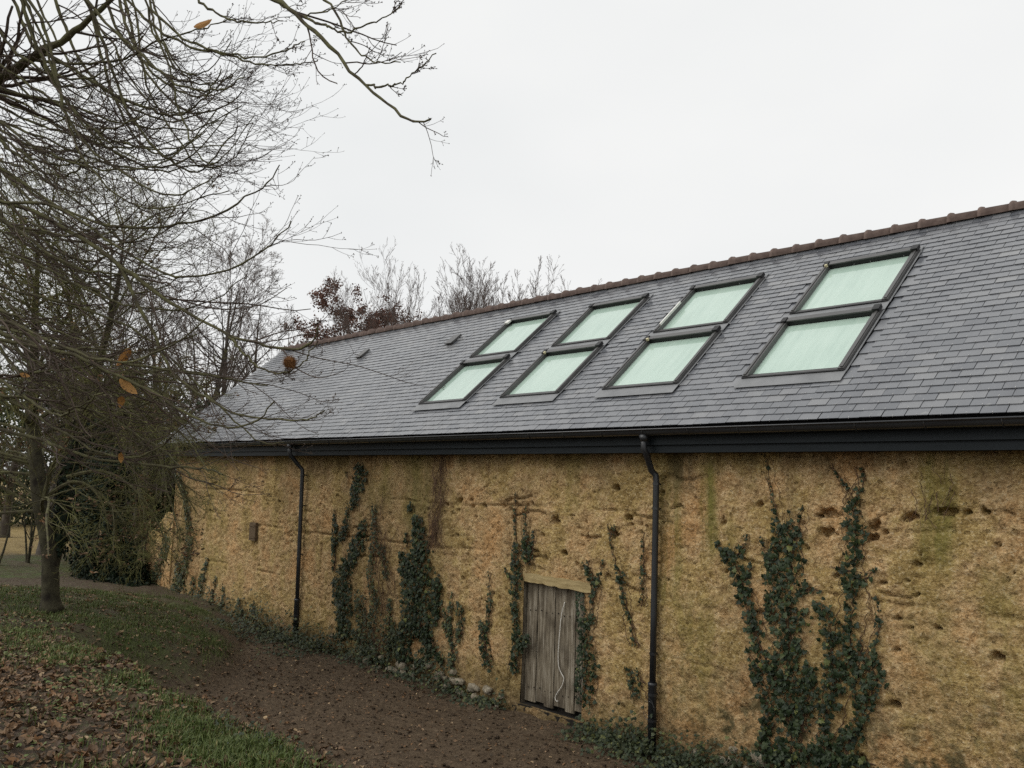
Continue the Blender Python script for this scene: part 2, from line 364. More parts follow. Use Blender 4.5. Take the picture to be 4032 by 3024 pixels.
M['ever'] = leaf_mat('evergreen_leaf', [(0, (0.022, 0.036, 0.012)), (0.6, (0.036, 0.056, 0.019)), (1, (0.065, 0.082, 0.03))], 0.5, 0.3)
M['litter'] = leaf_mat('dead_leaf', [(0, (0.065, 0.040, 0.022)), (0.3, (0.125, 0.077, 0.042)), (0.55, (0.190, 0.118, 0.066)), (0.75, (0.25, 0.128, 0.052)), (0.9, (0.31, 0.21, 0.125)), (1, (0.50, 0.36, 0.20))], 0.6, 0.3)
M['oak'] = leaf_mat('oak_dead_leaf', [(0, (0.10, 0.050, 0.038)), (0.6, (0.18, 0.092, 0.068)), (1, (0.27, 0.155, 0.115))], 0.7, 0.2)
M['gold'] = leaf_mat('golden_dead_leaf', [(0, (0.42, 0.20, 0.055)), (1, (0.55, 0.30, 0.10))], 0.6, 0.3)
M['grass'] = leaf_mat('grass_blade', [(0, (0.062, 0.090, 0.020)), (0.6, (0.110, 0.150, 0.036)), (0.9, (0.16, 0.19, 0.055)), (1, (0.30, 0.26, 0.11))], 0.55, 0.3)
M['burr'] = simple_mat('burr_spines', (0.10, 0.045, 0.016), (0.24, 0.11, 0.035), 60, 0.8)
M['dryvine'] = simple_mat('dry_vine', (0.060, 0.036, 0.026), (0.12, 0.075, 0.050), 12, 0.9, 0.1)

# ------------------------------------------------------------------ ground
WY = 7.8                                       # the barn's long wall face
def mud_edge(x):
    return np.interp(x, [-40, -20, -16.2, -14.5, -10.5, -8.6, -5, 4], [9.5, 9.0, 8.0, 7.15, 4.8, 4.2, 3.6, 3.4]) + 0.35 * (fbm(x * 0.7, x * 0 + 9, 17, 3) - 0.5)
def ground_h(x, y):
    x = np.asarray(x, float); y = np.asarray(y, float)
    bank = 1.22 - 0.30 * sstep(-8, -14, x) - 0.40 * sstep(-14, -22, x)
    edge = 2.72 + 0.22 * (fbm(x * 0.6, y * 0 + 3, 5) - 0.5)
    ye = mud_edge(x)
    s = np.clip((ye - y) / (ye - edge), 0, 1)
    conv = sstep(-10.8, -12.6, x)
    near_p = s ** 1.75; far_p = np.sin(s * 1.571) ** 0.9
    z = bank * (near_p * (1 - conv) + far_p * conv)
    z = z - 0.34 * np.exp(-((x + 11.0) / 1.0) ** 2 - ((y - 3.9) / 0.75) ** 2)
    z = np.maximum(z, 0)
    z = z + 0.16 * sstep(-14, -20, x) * (1 - np.clip(z / .4, 0, 1))
    out = sstep(-24, -30, x)
    z = z * (1 - out) + 0.42 * out
    back = sstep(12, 15, y); z = z * (1 - back) + 0.5 * back
    near = sstep(-40, -25, x) * sstep(14, 10, y)
    return z + near * (0.12 * (fbm(x * 1.1, y * 1.1, 31, 4) - 0.5) + 0.075 * (fbm(x * 5, y * 5, 41, 3) - 0.5))
def axis(lo, hi, step, far0, far1, g=1.28):
    a = list(np.arange(lo, hi + 1e-6, step)); s = step
    while a[-1] < far1: s *= g; a.append(a[-1] + s)
    s = step
    while a[0] > far0: s *= g; a.insert(0, a[0] - s)
    return np.array(a)
gx = axis(-26, 2, 0.09, -900, 900); gy = axis(-2, 8.2, 0.075, -900, 900)
GX, GY = np.meshgrid(gx, gy); GZ = ground_h(GX, GY)
nx, ny = len(gx), len(gy)
ii = np.arange(nx * ny).reshape(ny, nx)
gq = np.stack([ii[:-1, :-1], ii[:-1, 1:], ii[1:, 1:], ii[1:, :-1]], -1).reshape(-1, 4)
def grass_zone(x, y):
    strip = np.exp(-((y - 2.45) / 0.24) ** 2) * sstep(-12, -10, x) * (.45 + .8 * fbm(x * 1.3, y * 1.3, 63))
    strip2 = sstep(-11.3, -12.3, x) * sstep(-19, -16.5, x) * sstep(2.9, 3.6, y) * (1 - sstep(-0.5, 0.3, y - mud_edge(x)))
    nz_ = fbm(x * 0.8, y * 0.8, 61)
    return np.clip(strip * 1.0 + strip2 * 0.9 + sstep(0.55, 0.75, nz_) * 0.6 * (y < 3), 0, 1)
def mud_zone(x, y):
    return sstep(-0.75, 0.0, y - mud_edge(x) + 0.7 * (fbm(x * 1.4, y * 1.4, 71) - .5)) * (y < 9) * (x > -18)
zg = grass_zone(GX, GY); zm = mud_zone(GX, GY)
zg = np.where((GX < -22) & (GX > -29), 0.9, zg)
dist = np.hypot(GX, GY)
zf = sstep(28.5, 29.5, dist + 1.2 * (fbm(GX * .3, GY * .3, 91) - .5)) * (GX < -15) * (GY < 60)
zg = np.where((dist > 29) & (zf < 0.5), 1, zg)
ground = mesh_np('ground', np.stack([GX, GY, GZ], -1).reshape(-1, 3), gq, M['ground'], None, True,
                 {'zone': np.stack([zg, zm, zf], -1).reshape(-1, 3)})
tag(ground, kind='structure')

# ------------------------------------------------------------------ barn
RP = 0.70804425
EY, EZ = 0.955 * WY, 0.0848 * WY + CZ          # eave edge of the slates
RDIR = np.array([0, math.cos(RP), math.sin(RP)]); RN = np.array([0, -math.sin(RP), math.cos(RP)])
XL, XR = -20.1, 2.4
VR = (1.337 - 0.955) * WY / math.cos(RP)       # rake length
def roof_pt(x, v, h=0.0): return np.array([x, EY, EZ]) + RDIR * v + RN * h
def roof_hit(px, py, off=0.0):
    d = ray(px, py); P0 = np.array([0, EY, EZ]) - CAMP
    return CAMP + d * ((RN @ P0 + off) / (RN @ d))
RY = EY + VR * math.cos(RP); RZ = EZ + VR * math.sin(RP)
barn = empty('barn', (-9, WY, 0))
tag(barn, 'long ochre cob barn with slate roof, eight skylights and a low plank door', 'barn')

# wall face: a dense skin with pits, cracks, lift lines and an opening for the door
DX0, DX1, DZ0, DZ1 = -8.22, -7.16, 0.10, 1.60
WT = 3.27
def dense(lo, hi, f):
    a = [lo]
    while a[-1] < hi: a.append(a[-1] + f(a[-1]))
    a[-1] = hi; return np.array(a)
wx = dense(XL + 0.25, XR, lambda x: 0.034 if x < -14 else 0.026 if x < -9 else 0.02 if x < -2 else 0.08)
for e in (DX0, DX1): wx[np.argmin(abs(wx - e))] = e
wz = dense(-0.35, WT, lambda z: 0.021)
for e in (DZ0, DZ1): wz[np.argmin(abs(wz - e))] = e
WXg, WZg = np.meshgrid(wx, wz)
def wall_relief(X, Z):
    d = 0.10 * (fbm(X * 0.5, Z * 0.7, 101, 3) - 0.5) + 0.022 * (fbm(X * 3.2, Z * 3.2, 111, 3) - 0.5) + 0.045 * (fbm(X * 13, Z * 16, 121, 3, 0.8) - 0.5)
    # crumbly lumps
    l = vnoise(X * 17, Z * 21, 131); d -= 0.020 * np.clip(0.38 - l, 0, 1) / 0.38
    # lift lines between the layers of cob
    for zl, amp in ((1.02, 1.2), (1.93, 1.7), (2.55, 1.4)):
        zz = zl + 0.10 * (fbm(X * 0.45, X * 0 + zl, 141, 3) - 0.5) * 2
        k = np.clip(fbm(X * 1.1, X * 0 + zl * 7, 151, 3) - 0.42, 0, 1) * 3.2
        d -= amp * 0.035 * np.clip(k, 0, 1) * np.exp(-((Z - zz) / 0.016) ** 2)
    return d
rel = wall_relief(WXg, WZg)
r2 = np.random.default_rng(11)
holes = [tuple(at_y(a, b, WY)[[0, 2]]) + (s,) for a, b, s in
         [(1201, 1123, .038), (1222, 1195, .03), (1175, 1155, .02), (993, 1082, .032), (1017, 1080, .02), (1018, 1096, .022), (1045, 1091, .03), (1332, 1055, .03),
          (1358, 1118, .028), (1326, 1155, .035), (1363, 1133, .02), (1150, 1087, .022), (985, 1155, .02), (1302, 1225, .022), (1103, 1100, .02), (966, 1091, .025),
          (1787, 1110, .040), (1782, 1150, .040), (2046, 1106, .042), (1962, 1118, .035), (2128, 1104, .025), (1770, 1115, .03), (1883, 1140, .03), (1881, 1160, .03),
          (2088, 1108, .02), (2025, 1104, .02), (1430, 1065, .02), (1640, 1090, .022), (1943, 1335, .02), (2025, 1357, .02), (2155, 1420, .025), (1935, 1520, .03), (1860, 1640, .03),
          (1000, 1250, .02), (1080, 1290, .02), (840, 1150, .018), (1250, 1480, .03)]]
for _ in range(230):
    x_ = r2.uniform(-20, -1.5); z_ = r2.choice([r2.uniform(0.3, 3.1), r2.normal(1.95, .12), r2.normal(2.5, .12)])
    holes.append((x_, z_, r2.uniform(0.006, 0.019)))
stone_hole = at_y(1100, 1470, WY)
for hx, hz, hs in holes:
    i0, i1 = np.searchsorted(wx, [hx - hs * 4, hx + hs * 4]); j0, j1 = np.searchsorted(wz, [hz - hs * 4, hz + hs * 4])
    X, Z = WXg[j0:j1, i0:i1], WZg[j0:j1, i0:i1]
    q = np.hypot((X - hx) / 1.45, Z - hz) / hs + 1.3 * (vnoise(X * 33, Z * 33, 7) - .5)
    rel[j0:j1, i0:i1] -= min(0.22, hs * 6.0) * np.exp(-np.clip(q, 0, 9) ** 4)
cracks = [[(1060, 1000), (1052, 1030), (1058, 1045), (1040, 1060)], [(1870, 1000), (1862, 1020), (1880, 1065), (1882, 1108)], [(700, 1000), (702, 1090), (698, 1165), (690, 1260)],
          [(1100, 1480), (1105, 1450)], [(1775, 1120), (1800, 1118), (1815, 1112)], [(1785, 1155), (1798, 1125), (1812, 1112)], [(1450, 1100), (1470, 1092), (1478, 1100)],
          [(1876, 1130), (1884, 1150), (1872, 1168)], [(1782, 1030), (1790, 1010), (1786, 990)], [(2170, 1100), (2190, 1115)], [(1900, 1115), (1925, 1105)], [(1140, 1250), (1150, 1170)]]
for _ in range(46):                                  # short ragged cracks, mostly level, along the lifts
    x_, z_ = r2.uniform(-19, -1.8), r2.choice([r2.normal(1.95, .10), r2.normal(2.52, .10), r2.uniform(.6, 3.0)]); up_ = r2.random() < .3; c_ = []
    for k_ in range(r2.integers(3, 6)):
        p_ = pix(np.array([x_, WY, z_])); c_.append((float(p_[0]), float(p_[1]))); a_ = r2.uniform(.06, .2)
        x_ += (r2.normal(0, .03) if up_ else a_); z_ += (-a_ if up_ else r2.normal(0, .03))
    cracks.append(c_)
for c in cracks:
    P = np.array([at_y(a, b, WY)[[0, 2]] for a, b in c])
    for a, b in zip(P[:-1], P[1:]):
        n = max(2, int(np.linalg.norm(b - a) / 0.012))
        for t in np.linspace(0, 1, n):
            hx, hz = a + (b - a) * t + 0.02 * (np.array([fbm(t * 9 + a[0] * 3, a[1], 3), fbm(t * 9, a[0], 4)]) - .5); hs = 0.016 * (0.6 + 0.8 * random.random())
            i0, i1 = np.searchsorted(wx, [hx - .06, hx + .06]); j0, j1 = np.searchsorted(wz, [hz - .06, hz + .06])
            X, Z = WXg[j0:j1, i0:i1], WZg[j0:j1, i0:i1]
            rel[j0:j1, i0:i1] = np.minimum(rel[j0:j1, i0:i1], -0.05 + 0.1 * np.clip(np.hypot(X - hx, Z - hz) / hs - 0.4, 0, 3))
# smooth back to the plane at the door opening
dd = np.maximum(np.maximum(DX0 - WXg, WXg - DX1), np.maximum(DZ0 - WZg, WZg - DZ1))
rel *= sstep(0, 0.05, dd)
# the foot of the wall is battered a little and the stone footing shows
rel += 0.05 * np.clip(0.5 - WZg, 0, 0.6)
# stains: algae runs (red), damp runs and painted eave shade (green), dark speckle near the foot (blue)
def runs(items):
    mk = np.zeros_like(WXg)
    for px0, py0, px1, py1, a in items:
        A = at_y(px0, py0, WY); B = at_y(px1, py1, WY)
        xm, hw = (A[0] + B[0]) / 2, abs(B[0] - A[0]) / 2
        xx = WXg + 0.12 * (fbm(WZg * 2.2, WXg * 0.4, 171) - .5)
        mk = np.maximum(mk, a * np.exp(-((xx - xm) / (hw + .02)) ** 4) * sstep(B[2] - .35, B[2] + .15, WZg) * (1 - sstep(A[2] - .02, A[2] + .3, WZg)))
    return mk
alg = runs([(1980, 1000, 2068, 1200, .7), (1425, 1000, 1470, 1300, .55), (1515, 1020, 1545, 1180, .8), (1560, 1150, 1590, 1300, .25), (880, 980, 925, 1150, .6), (780, 1020, 850, 1100, .35),
            (2120, 1250, 2212, 1600, .4), (1950, 1300, 2080, 1650, .28), (1430, 1300, 1560, 1560, .35), (1580, 1600, 2100, 1659, .3), (455, 1000, 480, 1250, .3), (1230, 1000, 1260, 1100, .3)])
damp_shade = runs([(1440, 960, 1500, 1040, .85), (895, 985, 950, 1140, .45), (745, 985, 790, 1010, .6), (400, 985, 500, 1060, .4), (1000, 985, 1100, 1010, .35), (1150, 980, 1400, 1020, .35), (600, 985, 640, 1100, .35), (735, 985, 800, 1400, .40), (850, 985, 975, 1430, .42), (800, 1050, 860, 1430, .38), (335, 990, 430, 1300, .5), (1090, 1050, 1150, 1480, .3), (1240, 1250, 1290, 1500, .35), (1545, 1300, 1910, 1650, .25), (1700, 985, 1720, 1100, .4), (2060, 985, 2200, 1060, .5), (460, 985, 560, 1030, .5), (660, 985, 720, 1030, .5), (1290, 985, 1330, 1050, .5), (1590, 985, 1640, 1040, .4)])
strk = fbm(WXg * 5.5, WZg * 0.25, 211, 4); damp_shade = np.maximum(damp_shade, 0.75 * sstep(WT - .75 * strk - .02, WT + .12, WZg) * sstep(.3, .62, strk))  # streaks at the top: damp stain, with the eave's shade put into the colour
damp_shade = np.maximum(damp_shade, 0.8 * sstep(0.62, 0.05, WZg - 0.2 * (fbm(WXg * 1.3, WZg * 2, 181) - .5)))
spk = 1.0 * sstep(1.5, 0.3, WZg + 0.5 * (fbm(WXg * .8, WZg * .8, 191) - .5)) * sstep(-6.4, -4.6, WXg) + 0.35 * sstep(0.9, 0.2, WZg)
nwx, nwz = len(wx), len(wz)
wi = np.arange(nwx * nwz).reshape(nwz, nwx)
wq = np.stack([wi[:-1, :-1], wi[:-1, 1:], wi[1:, 1:], wi[1:, :-1]], -1).reshape(-1, 4)
cxm = (WXg[:-1, :-1] + WXg[1:, 1:]).ravel() / 2; czm = (WZg[:-1, :-1] + WZg[1:, 1:]).ravel() / 2
wq = wq[~((cxm > DX0) & (cxm < DX1) & (czm > DZ0) & (czm < DZ1))]
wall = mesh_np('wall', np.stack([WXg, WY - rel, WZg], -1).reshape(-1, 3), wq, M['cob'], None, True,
               {'stain_shade': np.stack([alg, damp_shade, np.clip(spk, 0, 1)], -1).reshape(-1, 3)})
keep(wall, barn)
# the other three walls, with the gables, behind the face
BY = 2 * RY - WY
g = MB()
def gable(x0, x1):
    prof = [(WY + 0.30, -0.35), (BY, -0.35), (BY, WT), (RY, RZ - 0.22), (WY + 0.30, WT)]
    n = len(prof); V = [(x0, a, b) for a, b in prof] + [(x1, a, b) for a, b in prof]
    g.raw(V, [tuple(range(n))[::-1], tuple(range(n, 2 * n))] + [(i, (i + 1) % n, (i + 1) % n + n, i + n) for i in range(n)])
gable(XL + 0.26, XL + 0.70); gable(XR - 0.45, XR - 0.01); g.bb(XL + .7, XR - .45, BY - .45, BY - .01, -.35, WT)
g.bb(XL + .26, DX0 - .03, WY + .12, WY + .28, -.35, WT); g.bb(DX1 + .03, XR - .02, WY + .12, WY + .28, -.35, WT); g.bb(DX0 - .03, DX1 + .03, WY + .12, WY + .28, DZ1 + .05, WT)
g.bb(XL + .252, XL + .275, WY - .02, WY + .31, -.35, WT)
keep(g.build('back_wall', M['cob']), barn)

# roof deck, slates
deck = MB()
for sgn in (1, -1):
    pr = [roof_pt(0, 0.05, -0.005), roof_pt(0, VR, -0.005), roof_pt(0, VR, -0.09), roof_pt(0, 0.05, -0.09)]
    ys = [(p[1] if sgn > 0 else 2 * RY - p[1], p[2]) for p in pr]
    V = [(XL + .02, *q) for q in ys] + [(XR, *q) for q in ys]
    F = [(0, 1, 2, 3), (7, 6, 5, 4)] + [(i, i + 4, (i + 1) % 4 + 4, (i + 1) % 4) for i in range(4)]
    deck.raw(V, F)
roof = keep(deck.build('roof', M['deck']), barn)

SW, SE, SLN = 0.198, 0.11, 0.235               # slate width, exposure, length
sky_rects = []
def sky_geom():
    q = {'4u': [(815, 800), (1775, 665), (2075, 170), (1150, 340)], '4l': [(330, 1425), (1340, 1340), (1700, 750), (730, 895)]}
    cols = {}
    return q
SKX = [-10.37, -8.46, -6.55, -4.56]            # centres of the four columns along the roof
SKV = [(0.785, 1.905), (2.10, 3.22)]             # lower and upper rows, along the rake
SKW = 1.14
for xc in SKX:
    for v0, v1 in SKV: sky_rects.append((xc - SKW / 2, xc + SKW / 2, v0, v1))
VENTS = []
for px_, py_ in ((785, 768), (981, 738)):
    P = roof_hit(px_, py_); VENTS.append((P[0], (P[1] - EY) / math.cos(RP)))
def blocked(x, v):
    for a, b, c, d in sky_rects:
        if a - 0.035 < x < b + 0.035 and c - 0.19 < v < d + 0.0: return True
    return False
R3 = np.stack([np.array([1.0, 0, 0]), RDIR, RN], 1)
tilt = 0.016 / SLN
ct, st = math.cos(tilt), math.sin(tilt)
SROT = R3 @ np.array([[1, 0, 0], [0, ct, st], [0, -st, ct]])
th = 0.006
def slate_tpl(w):
    c = 0.004
    V = [(-w / 2 + c, 0, 0), (w / 2 - c * .6, 0, 0), (w / 2, c, 0), (w / 2, SLN, 0), (-w / 2, SLN, 0), (-w / 2, c * .7, 0)]
    V += [(a, b, th) for a, b, _ in V]; n = 6
    F3 = [(6, 7, 8), (6, 8, 11), (8, 9, 10), (8, 10, 11)]
    F4 = [(i, (i + 1) % 6, (i + 1) % 6 + 6, i + 6) for i in (0, 1, 2, 4, 5)]
    return np.array(V), F3, F4
TV, TF3, TF4 = slate_tpl(SW - 0.006)
rows = int(VR / SE) + 1
S = []
rs = np.random.default_rng(3)
for k in range(rows):
    v = k * SE - 0.01
    if v > VR - 0.05: break
    off = (SW / 2 if k % 2 else 0) + rs.normal(0, 0.002)
    x = XL + 0.0 + off
    while x < XR:
        if not blocked(x, v + 0.04):
            S.append((x + rs.normal(0, 0.0012), v + rs.normal(0, 0.0018), rs.normal(0, 0.0045), max(0, rs.normal(0.0, 0.0014))))
        x += SW
S = np.array(S)
base = np.array([0, EY, EZ])
SP = base + np.outer(S[:, 0], [1, 0, 0]) + S[:, 1:2] * RDIR + (0.012 + S[:, 3] + 0.022 * (fbm(S[:, 0] * .45, S[:, 1] * .6, 401, 3) - .42))[:, None] * RN
ca, sa = np.cos(S[:, 2]), np.sin(S[:, 2])
spin = np.zeros((len(S), 3, 3)); spin[:, 0, 0] = ca; spin[:, 0, 1] = -sa; spin[:, 1, 0] = sa; spin[:, 1, 1] = ca; spin[:, 2, 2] = 1
SR = np.einsum('ij,njk->nik', SROT, spin)
pxs = pix(SP + RDIR * 0.05)
vis = (pxs[0] > 0) & (pxs[0] < 2212) & (pxs[1] > 0) & (pxs[1] < 1659)
size = np.where(vis, 1 / pxs[2] ** 2 * np.abs(((SP - CAMP) @ RN)) / np.linalg.norm(SP - CAMP, axis=1), 0)
order = np.argsort(-size); single = np.zeros(len(S), bool); single[order[:300]] = True
sm = None
tplF = [np.array(TF3), np.array(TF4)]
for i in order[:300]:
    if sm is None:
        o = mesh_np('slate', TV, tplF, M['slate']); sm = o.data
    else: o = link('slate', sm)
    o.matrix_world = Matrix([[*SR[i][0], SP[i][0]], [*SR[i][1], SP[i][1]], [*SR[i][2], SP[i][2]], [0, 0, 0, 1]])
    mw = o.matrix_world.copy(); o.parent = roof
    o.matrix_parent_inverse = Matrix.Identity(4)
rest = ~single
V1, F1 = scatter(TV, np.array(TF3), SP[rest], SR[rest], np.ones(rest.sum())); _, F2 = scatter(TV, np.array(TF4), SP[rest], SR[rest], np.ones(rest.sum()))
tag(mesh_np('slates', V1, [F1, F2], M['slate'], roof), kind='stuff')
# hooks that hold the tails
hk = MB(); hk.box((0, -0.002, 0.006), (0.004, 0.004, 0.014)); hk.box((0, 0.008, th + 0.0025), (0.004, 0.022, 0.003))
HV = np.concatenate(hk.V); HF = np.array(hk.F[4])
near = SP[:, 0] > -13
V1, F1 = scatter(HV, HF, SP[near], SR[near], np.ones(near.sum()))
tag(mesh_np('slate_hooks', V1, F1, simple_mat('steel_hook', (0.35, 0.35, 0.35), (0.5, 0.5, 0.5), 5, 0.3, 0.8), roof), kind='stuff')
# the far slope is not seen from the yard: one slated sheet
bk = MB()
for k in range(0, rows):
    v = k * SE
    if v > VR: break
    a = roof_pt(0, v, 0.02); b_ = roof_pt(0, v + SE, 0.012)
    bk.raw([(XL, 2 * RY - a[1], a[2]), (XR, 2 * RY - a[1], a[2]), (XR, 2 * RY - b_[1], b_[2]), (XL, 2 * RY - b_[1], b_[2])], [(3, 2, 1, 0)])
bk.build('back_slates', M['slate'], roof)

# ridge tiles with a rolled collar at one end
TL_ = 0.331
def ridge_tpl():
    n = 9; V = []; F = []
    prof = [(0.0, 0.100), (0.004, 0.122), (0.025, 0.128), (0.048, 0.122), (0.055, 0.103), (0.35, 0.098)]
    for s_, r_ in prof:
        for i in range(n):
            t = math.radians(-12 + 204 * i / (n - 1)); V.append((s_, -math.cos(t) * r_ * 1.0, math.sin(t) * r_ * 0.92))
    for s_, r_ in ((0.35, 0.084), (0.0, 0.088)):
        for i in range(n):
            t = math.radians(-12 + 204 * i / (n - 1)); V.append((s_, -math.cos(t) * r_, math.sin(t) * r_ * 0.92))
    for a in range(7):
        for i in range(n - 1): F.append((a * n + i, a * n + i + 1, (a + 1) * n + i + 1, (a + 1) * n + i))
    for i in range(n - 1): F.append((7 * n + i, 7 * n + i + 1, i + 1, i))
    return np.array(V), np.array(F)
RV, RF = ridge_tpl(); rm = None
nt_ = int((XR - XL) / TL_)
for i in range(nt_):
    if rm is None: o = mesh_np('ridge_tile', RV, RF, M['ridge'], None, True); rm = o.data
    else: o = link('ridge_tile', rm)
    # the collar is at the end that points down the slope of the photograph's far gable
    o.parent = roof
    o.location = (XL + 0.02 + i * TL_, RY + rs.normal(0, .003), RZ - 0.012 + rs.normal(0, .003)); o.rotation_euler = (rs.normal(0, .012), rs.normal(0, .006), rs.normal(0, .006))

# roof vents
vm = None
for vx, vv in VENTS:
    if vm is None:
        b = MB()
        b.box((0, 0, 0.038), (0.20, 0.30, 0.012)); b.box((-0.095, 0.02, 0.02), (0.008, 0.26, 0.03)); b.box((0.095, 0.02, 0.02), (0.008, 0.26, 0.03))
        for j in range(5): b.box((0, -0.135, 0.012 + j * 0.0052), (0.18, 0.006, 0.0025))
        o = b.build('roof_vent', M['frame']); vm = o.data
    else: o = link('roof_vent', vm)
    P = roof_pt(vx, vv, 0.02)
    o.matrix_world = Matrix([[*R3[0], P[0]], [*R3[1], P[1]], [*R3[2], P[2]], [0, 0, 0, 1]])
    keep(o, barn)

# eaves: fascia boards, gutter, brackets
b = MB(); b.bb(XL - .0, XR, EY + 0.09, EY + 0.115, 3.315, EZ - 0.012); fas = keep(b.build('fascia_board', M['fascia']), barn)
b = MB(); b.bb(XL + .02, XR - .02, EY + 0.119, EY + 0.14, 3.232, 3.40); keep(b.build('fascia_board', M['fascia']), barn)
b = MB(); b.bb(XL + .04, XR - .04, EY + 0.142, WY + 0.02, 3.236, 3.25); keep(b.build('soffit', M['fascia']), barn)
def gutter_prof():
    o_ = []; r = 0.062
    for i in range(11):
        t = math.pi + math.pi * i / 10; o_.append((math.cos(t) * r, math.sin(t) * r))
    return o_
gp = gutter_prof(); GC = (EY + 0.018, EZ - 0.040)
V = []; F = []
outp = [(-0.062 - 0.006, 0.004)] + gp + [(0.062, 0.03)]
inp = [(p[0] * 0.94, p[1] * 0.94 + 0.002) for p in outp][::-1]
lp = outp + inp; n = len(lp)
segx = np.linspace(XL - .06, XR, 2)
for x in segx: V += [(x, GC[0] + p[0], GC[1] + p[1]) for p in lp]
F = [(i, (i + 1) % n, (i + 1) % n + n, i + n) for i in range(n)]
bm_ = MB(); bm_.raw(V, F); bm_.tube([(XL - .06, GC[0] - .066, GC[1] + .006), (XR, GC[0] - .066, GC[1] + .006)], 0.009, 8)
gut = keep(bm_.build('gutter', M['gutter'], None, True), barn)
for i, x in enumerate(np.arange(XL + 0.3, XR, 0.6)):
    b = MB(); b.tube([(x, GC[0] + math.cos(t) * .066, GC[1] + math.sin(t) * .066) for t in np.linspace(math.pi * .97, 2 * math.pi, 8)], 0.005, 5)
    o = b.build('gutter_bracket', M['gutter']); o.parent = gut

# downpipes
def downpipe(top_px, base_px, brk, wire=False):
    T = at_y(*top_px, WY - 0.07); Bp = at_y(*base_px, WY - 0.07)
    xo = at_y(top_px[0] - 27, 955, GC[0])[0]
    pts = [(xo, GC[0], GC[1] - 0.055), (xo, GC[0], GC[1] - 0.20), (xo + .02, GC[0] + .015, GC[1] - .25), (T[0] - .04, WY - .11, GC[1] - .43), (T[0] - .005, WY - .075, GC[1] - .48), (T[0], WY - .07, GC[1] - .56)]
    zb = ground_h(np.array([Bp[0]]), np.array([WY - .1]))[0] - 0.03
    zs = zb + 0.74
    pts += [(T[0] + (Bp[0] - T[0]) * t, WY - .07, (GC[1] - .56) * (1 - t) + zs * t) for t in (0.33, 0.66, 1.0)]
    b = MB(); b.tube(pts, 0.036, 14); b.tube([(xo, GC[0], GC[1] - .05), (xo, GC[0], GC[1] - .12)], [0.058, 0.041], 14)
    o = keep(b.build('downpipe', M['pipe'], None, True), barn)
    b = MB(); b.tube([(Bp[0], WY - .07, zs + .03), (Bp[0], WY - .07, zs), (Bp[0], WY - .07, zs - .01), (Bp[0], WY - .07, zb)], [0.052, 0.052, 0.047, 0.047], 14); b.build('pipe_boot', M['pipe'], o, True).matrix_parent_inverse = o.matrix_world.inverted() if False else Matrix.Translation(-Vector(barn.location)) @ Matrix.Translation(Vector(barn.location))
    for z in [GC[1] - .58] + brk:
        t = (GC[1] - .56 - z) / (GC[1] - .56 - zs); xx = T[0] + (Bp[0] - T[0]) * min(1, max(0, t))
        rr = 0.041 if z > zs else 0.051
        b = MB(); b.tube([(xx, WY - .07, z + .014), (xx, WY - .07, z - .014)], rr, 14); b.box((xx, WY - .02, z), (.02, .06, .02)); b.build('pipe_bracket', M['gutter'], o, False)
    return o, (Bp[0], zs)
p1, _ = downpipe((654, 1010), (637, 1380), [2.35, 1.5, 0.45])
p2, pb = downpipe((1418, 1010), (1408, 1620), [2.62, 1.05, 0.62, 0.35])
b = MB(); b.tube([(pb[0] + .07 * math.sin(t * 2.1) , WY - .13 - .01 * math.sin(t * 3), 0.50 + .09 * math.cos(t * 2.1) - .01 * t) for t in np.linspace(0, 5.2, 26)], 0.0025, 5)
tag(b.build('wire_loop', M['gutter']), 'thin loose wire loop tied round the foot of a dark downpipe', 'wire')

# skylights
def skylight(i, xc, v0, v1):
    W2 = SKW / 2; L = v1 - v0; fw = 0.066; h0, h1 = -0.02, 0.060
    b = MB()
    b.box((-W2 + fw / 2, L / 2, (h0 + h1) / 2), (fw, L, h1 - h0)); b.box((W2 - fw / 2, L / 2, (h0 + h1) / 2), (fw, L, h1 - h0))
    b.box((0, fw * .35, (h0 + h1) / 2 - .012), (SKW - 2 * fw, fw * .7, h1 - h0 - .024))
    for s in (-1, 1): b.box((s * (W2 - fw * .40), L / 2 - .01, h1 + .006), (fw * .42, L - .05, .012)); b.box((s * (W2 - fw + .012), L / 2 - .02, h1 - .004), (.018, L - .16, .012))
    fr = b.build('skylight', M['frame'])
    P = roof_pt(xc, v0, 0.0)
    fr.matrix_world = Matrix([[*R3[0], P[0]], [*R3[1], P[1]], [*R3[2], P[2]], [0, 0, 0, 1]])
    keep(fr, barn)
    b = MB(); b.box((0, L / 2 + .01, .002), (SKW - 2 * fw + .01, L - .12, .012)); b.build('pane', M['glass'], fr)
    b = MB(); b.box((0, L - .022, .018), (SKW - 2 * fw - .002, .044, .080)); b.box((W2 - .035, L - .02, h1 + .016), (.075, .10, .046)); b.box((-W2 + .03, L - .02, h1 + .012), (.06, .09, .034))
    b.build('top_casing', M['frame_dark'], fr)
    b = MB(); b.box((0, L - .016, h1 + .012), (SKW - .14, .075, .016)); b.build('hood', M['frame'], fr)
    b = MB(); b.box((0, -.012, .012), (SKW + .004, .02, .078)); b.build('bottom_casing', M['frame_dark'], fr)
    b = MB(); b.box((0, fw * .78, h1 - .035), (SKW - 2 * fw - .01, .018, .016)); b.build('bottom_bead', M['frame_dark'], fr)
    b = MB(); b.box((0, -.100, .034), (SKW + .05, .17, .005)); b.build('flashing', M['lead'], fr)
    b = MB(); b.box((0, L + .06, .03), (SKW + .03, .10, .005)); b.build('flashing', M['lead'], fr)
    for s_ in (-1, 1): b = MB(); b.box((s_ * (W2 + .014), L / 2, .027), (.02, L + .04, .006)); b.build('side_gutter', M['lead'], fr)
    return fr
SKY = []
i = 0
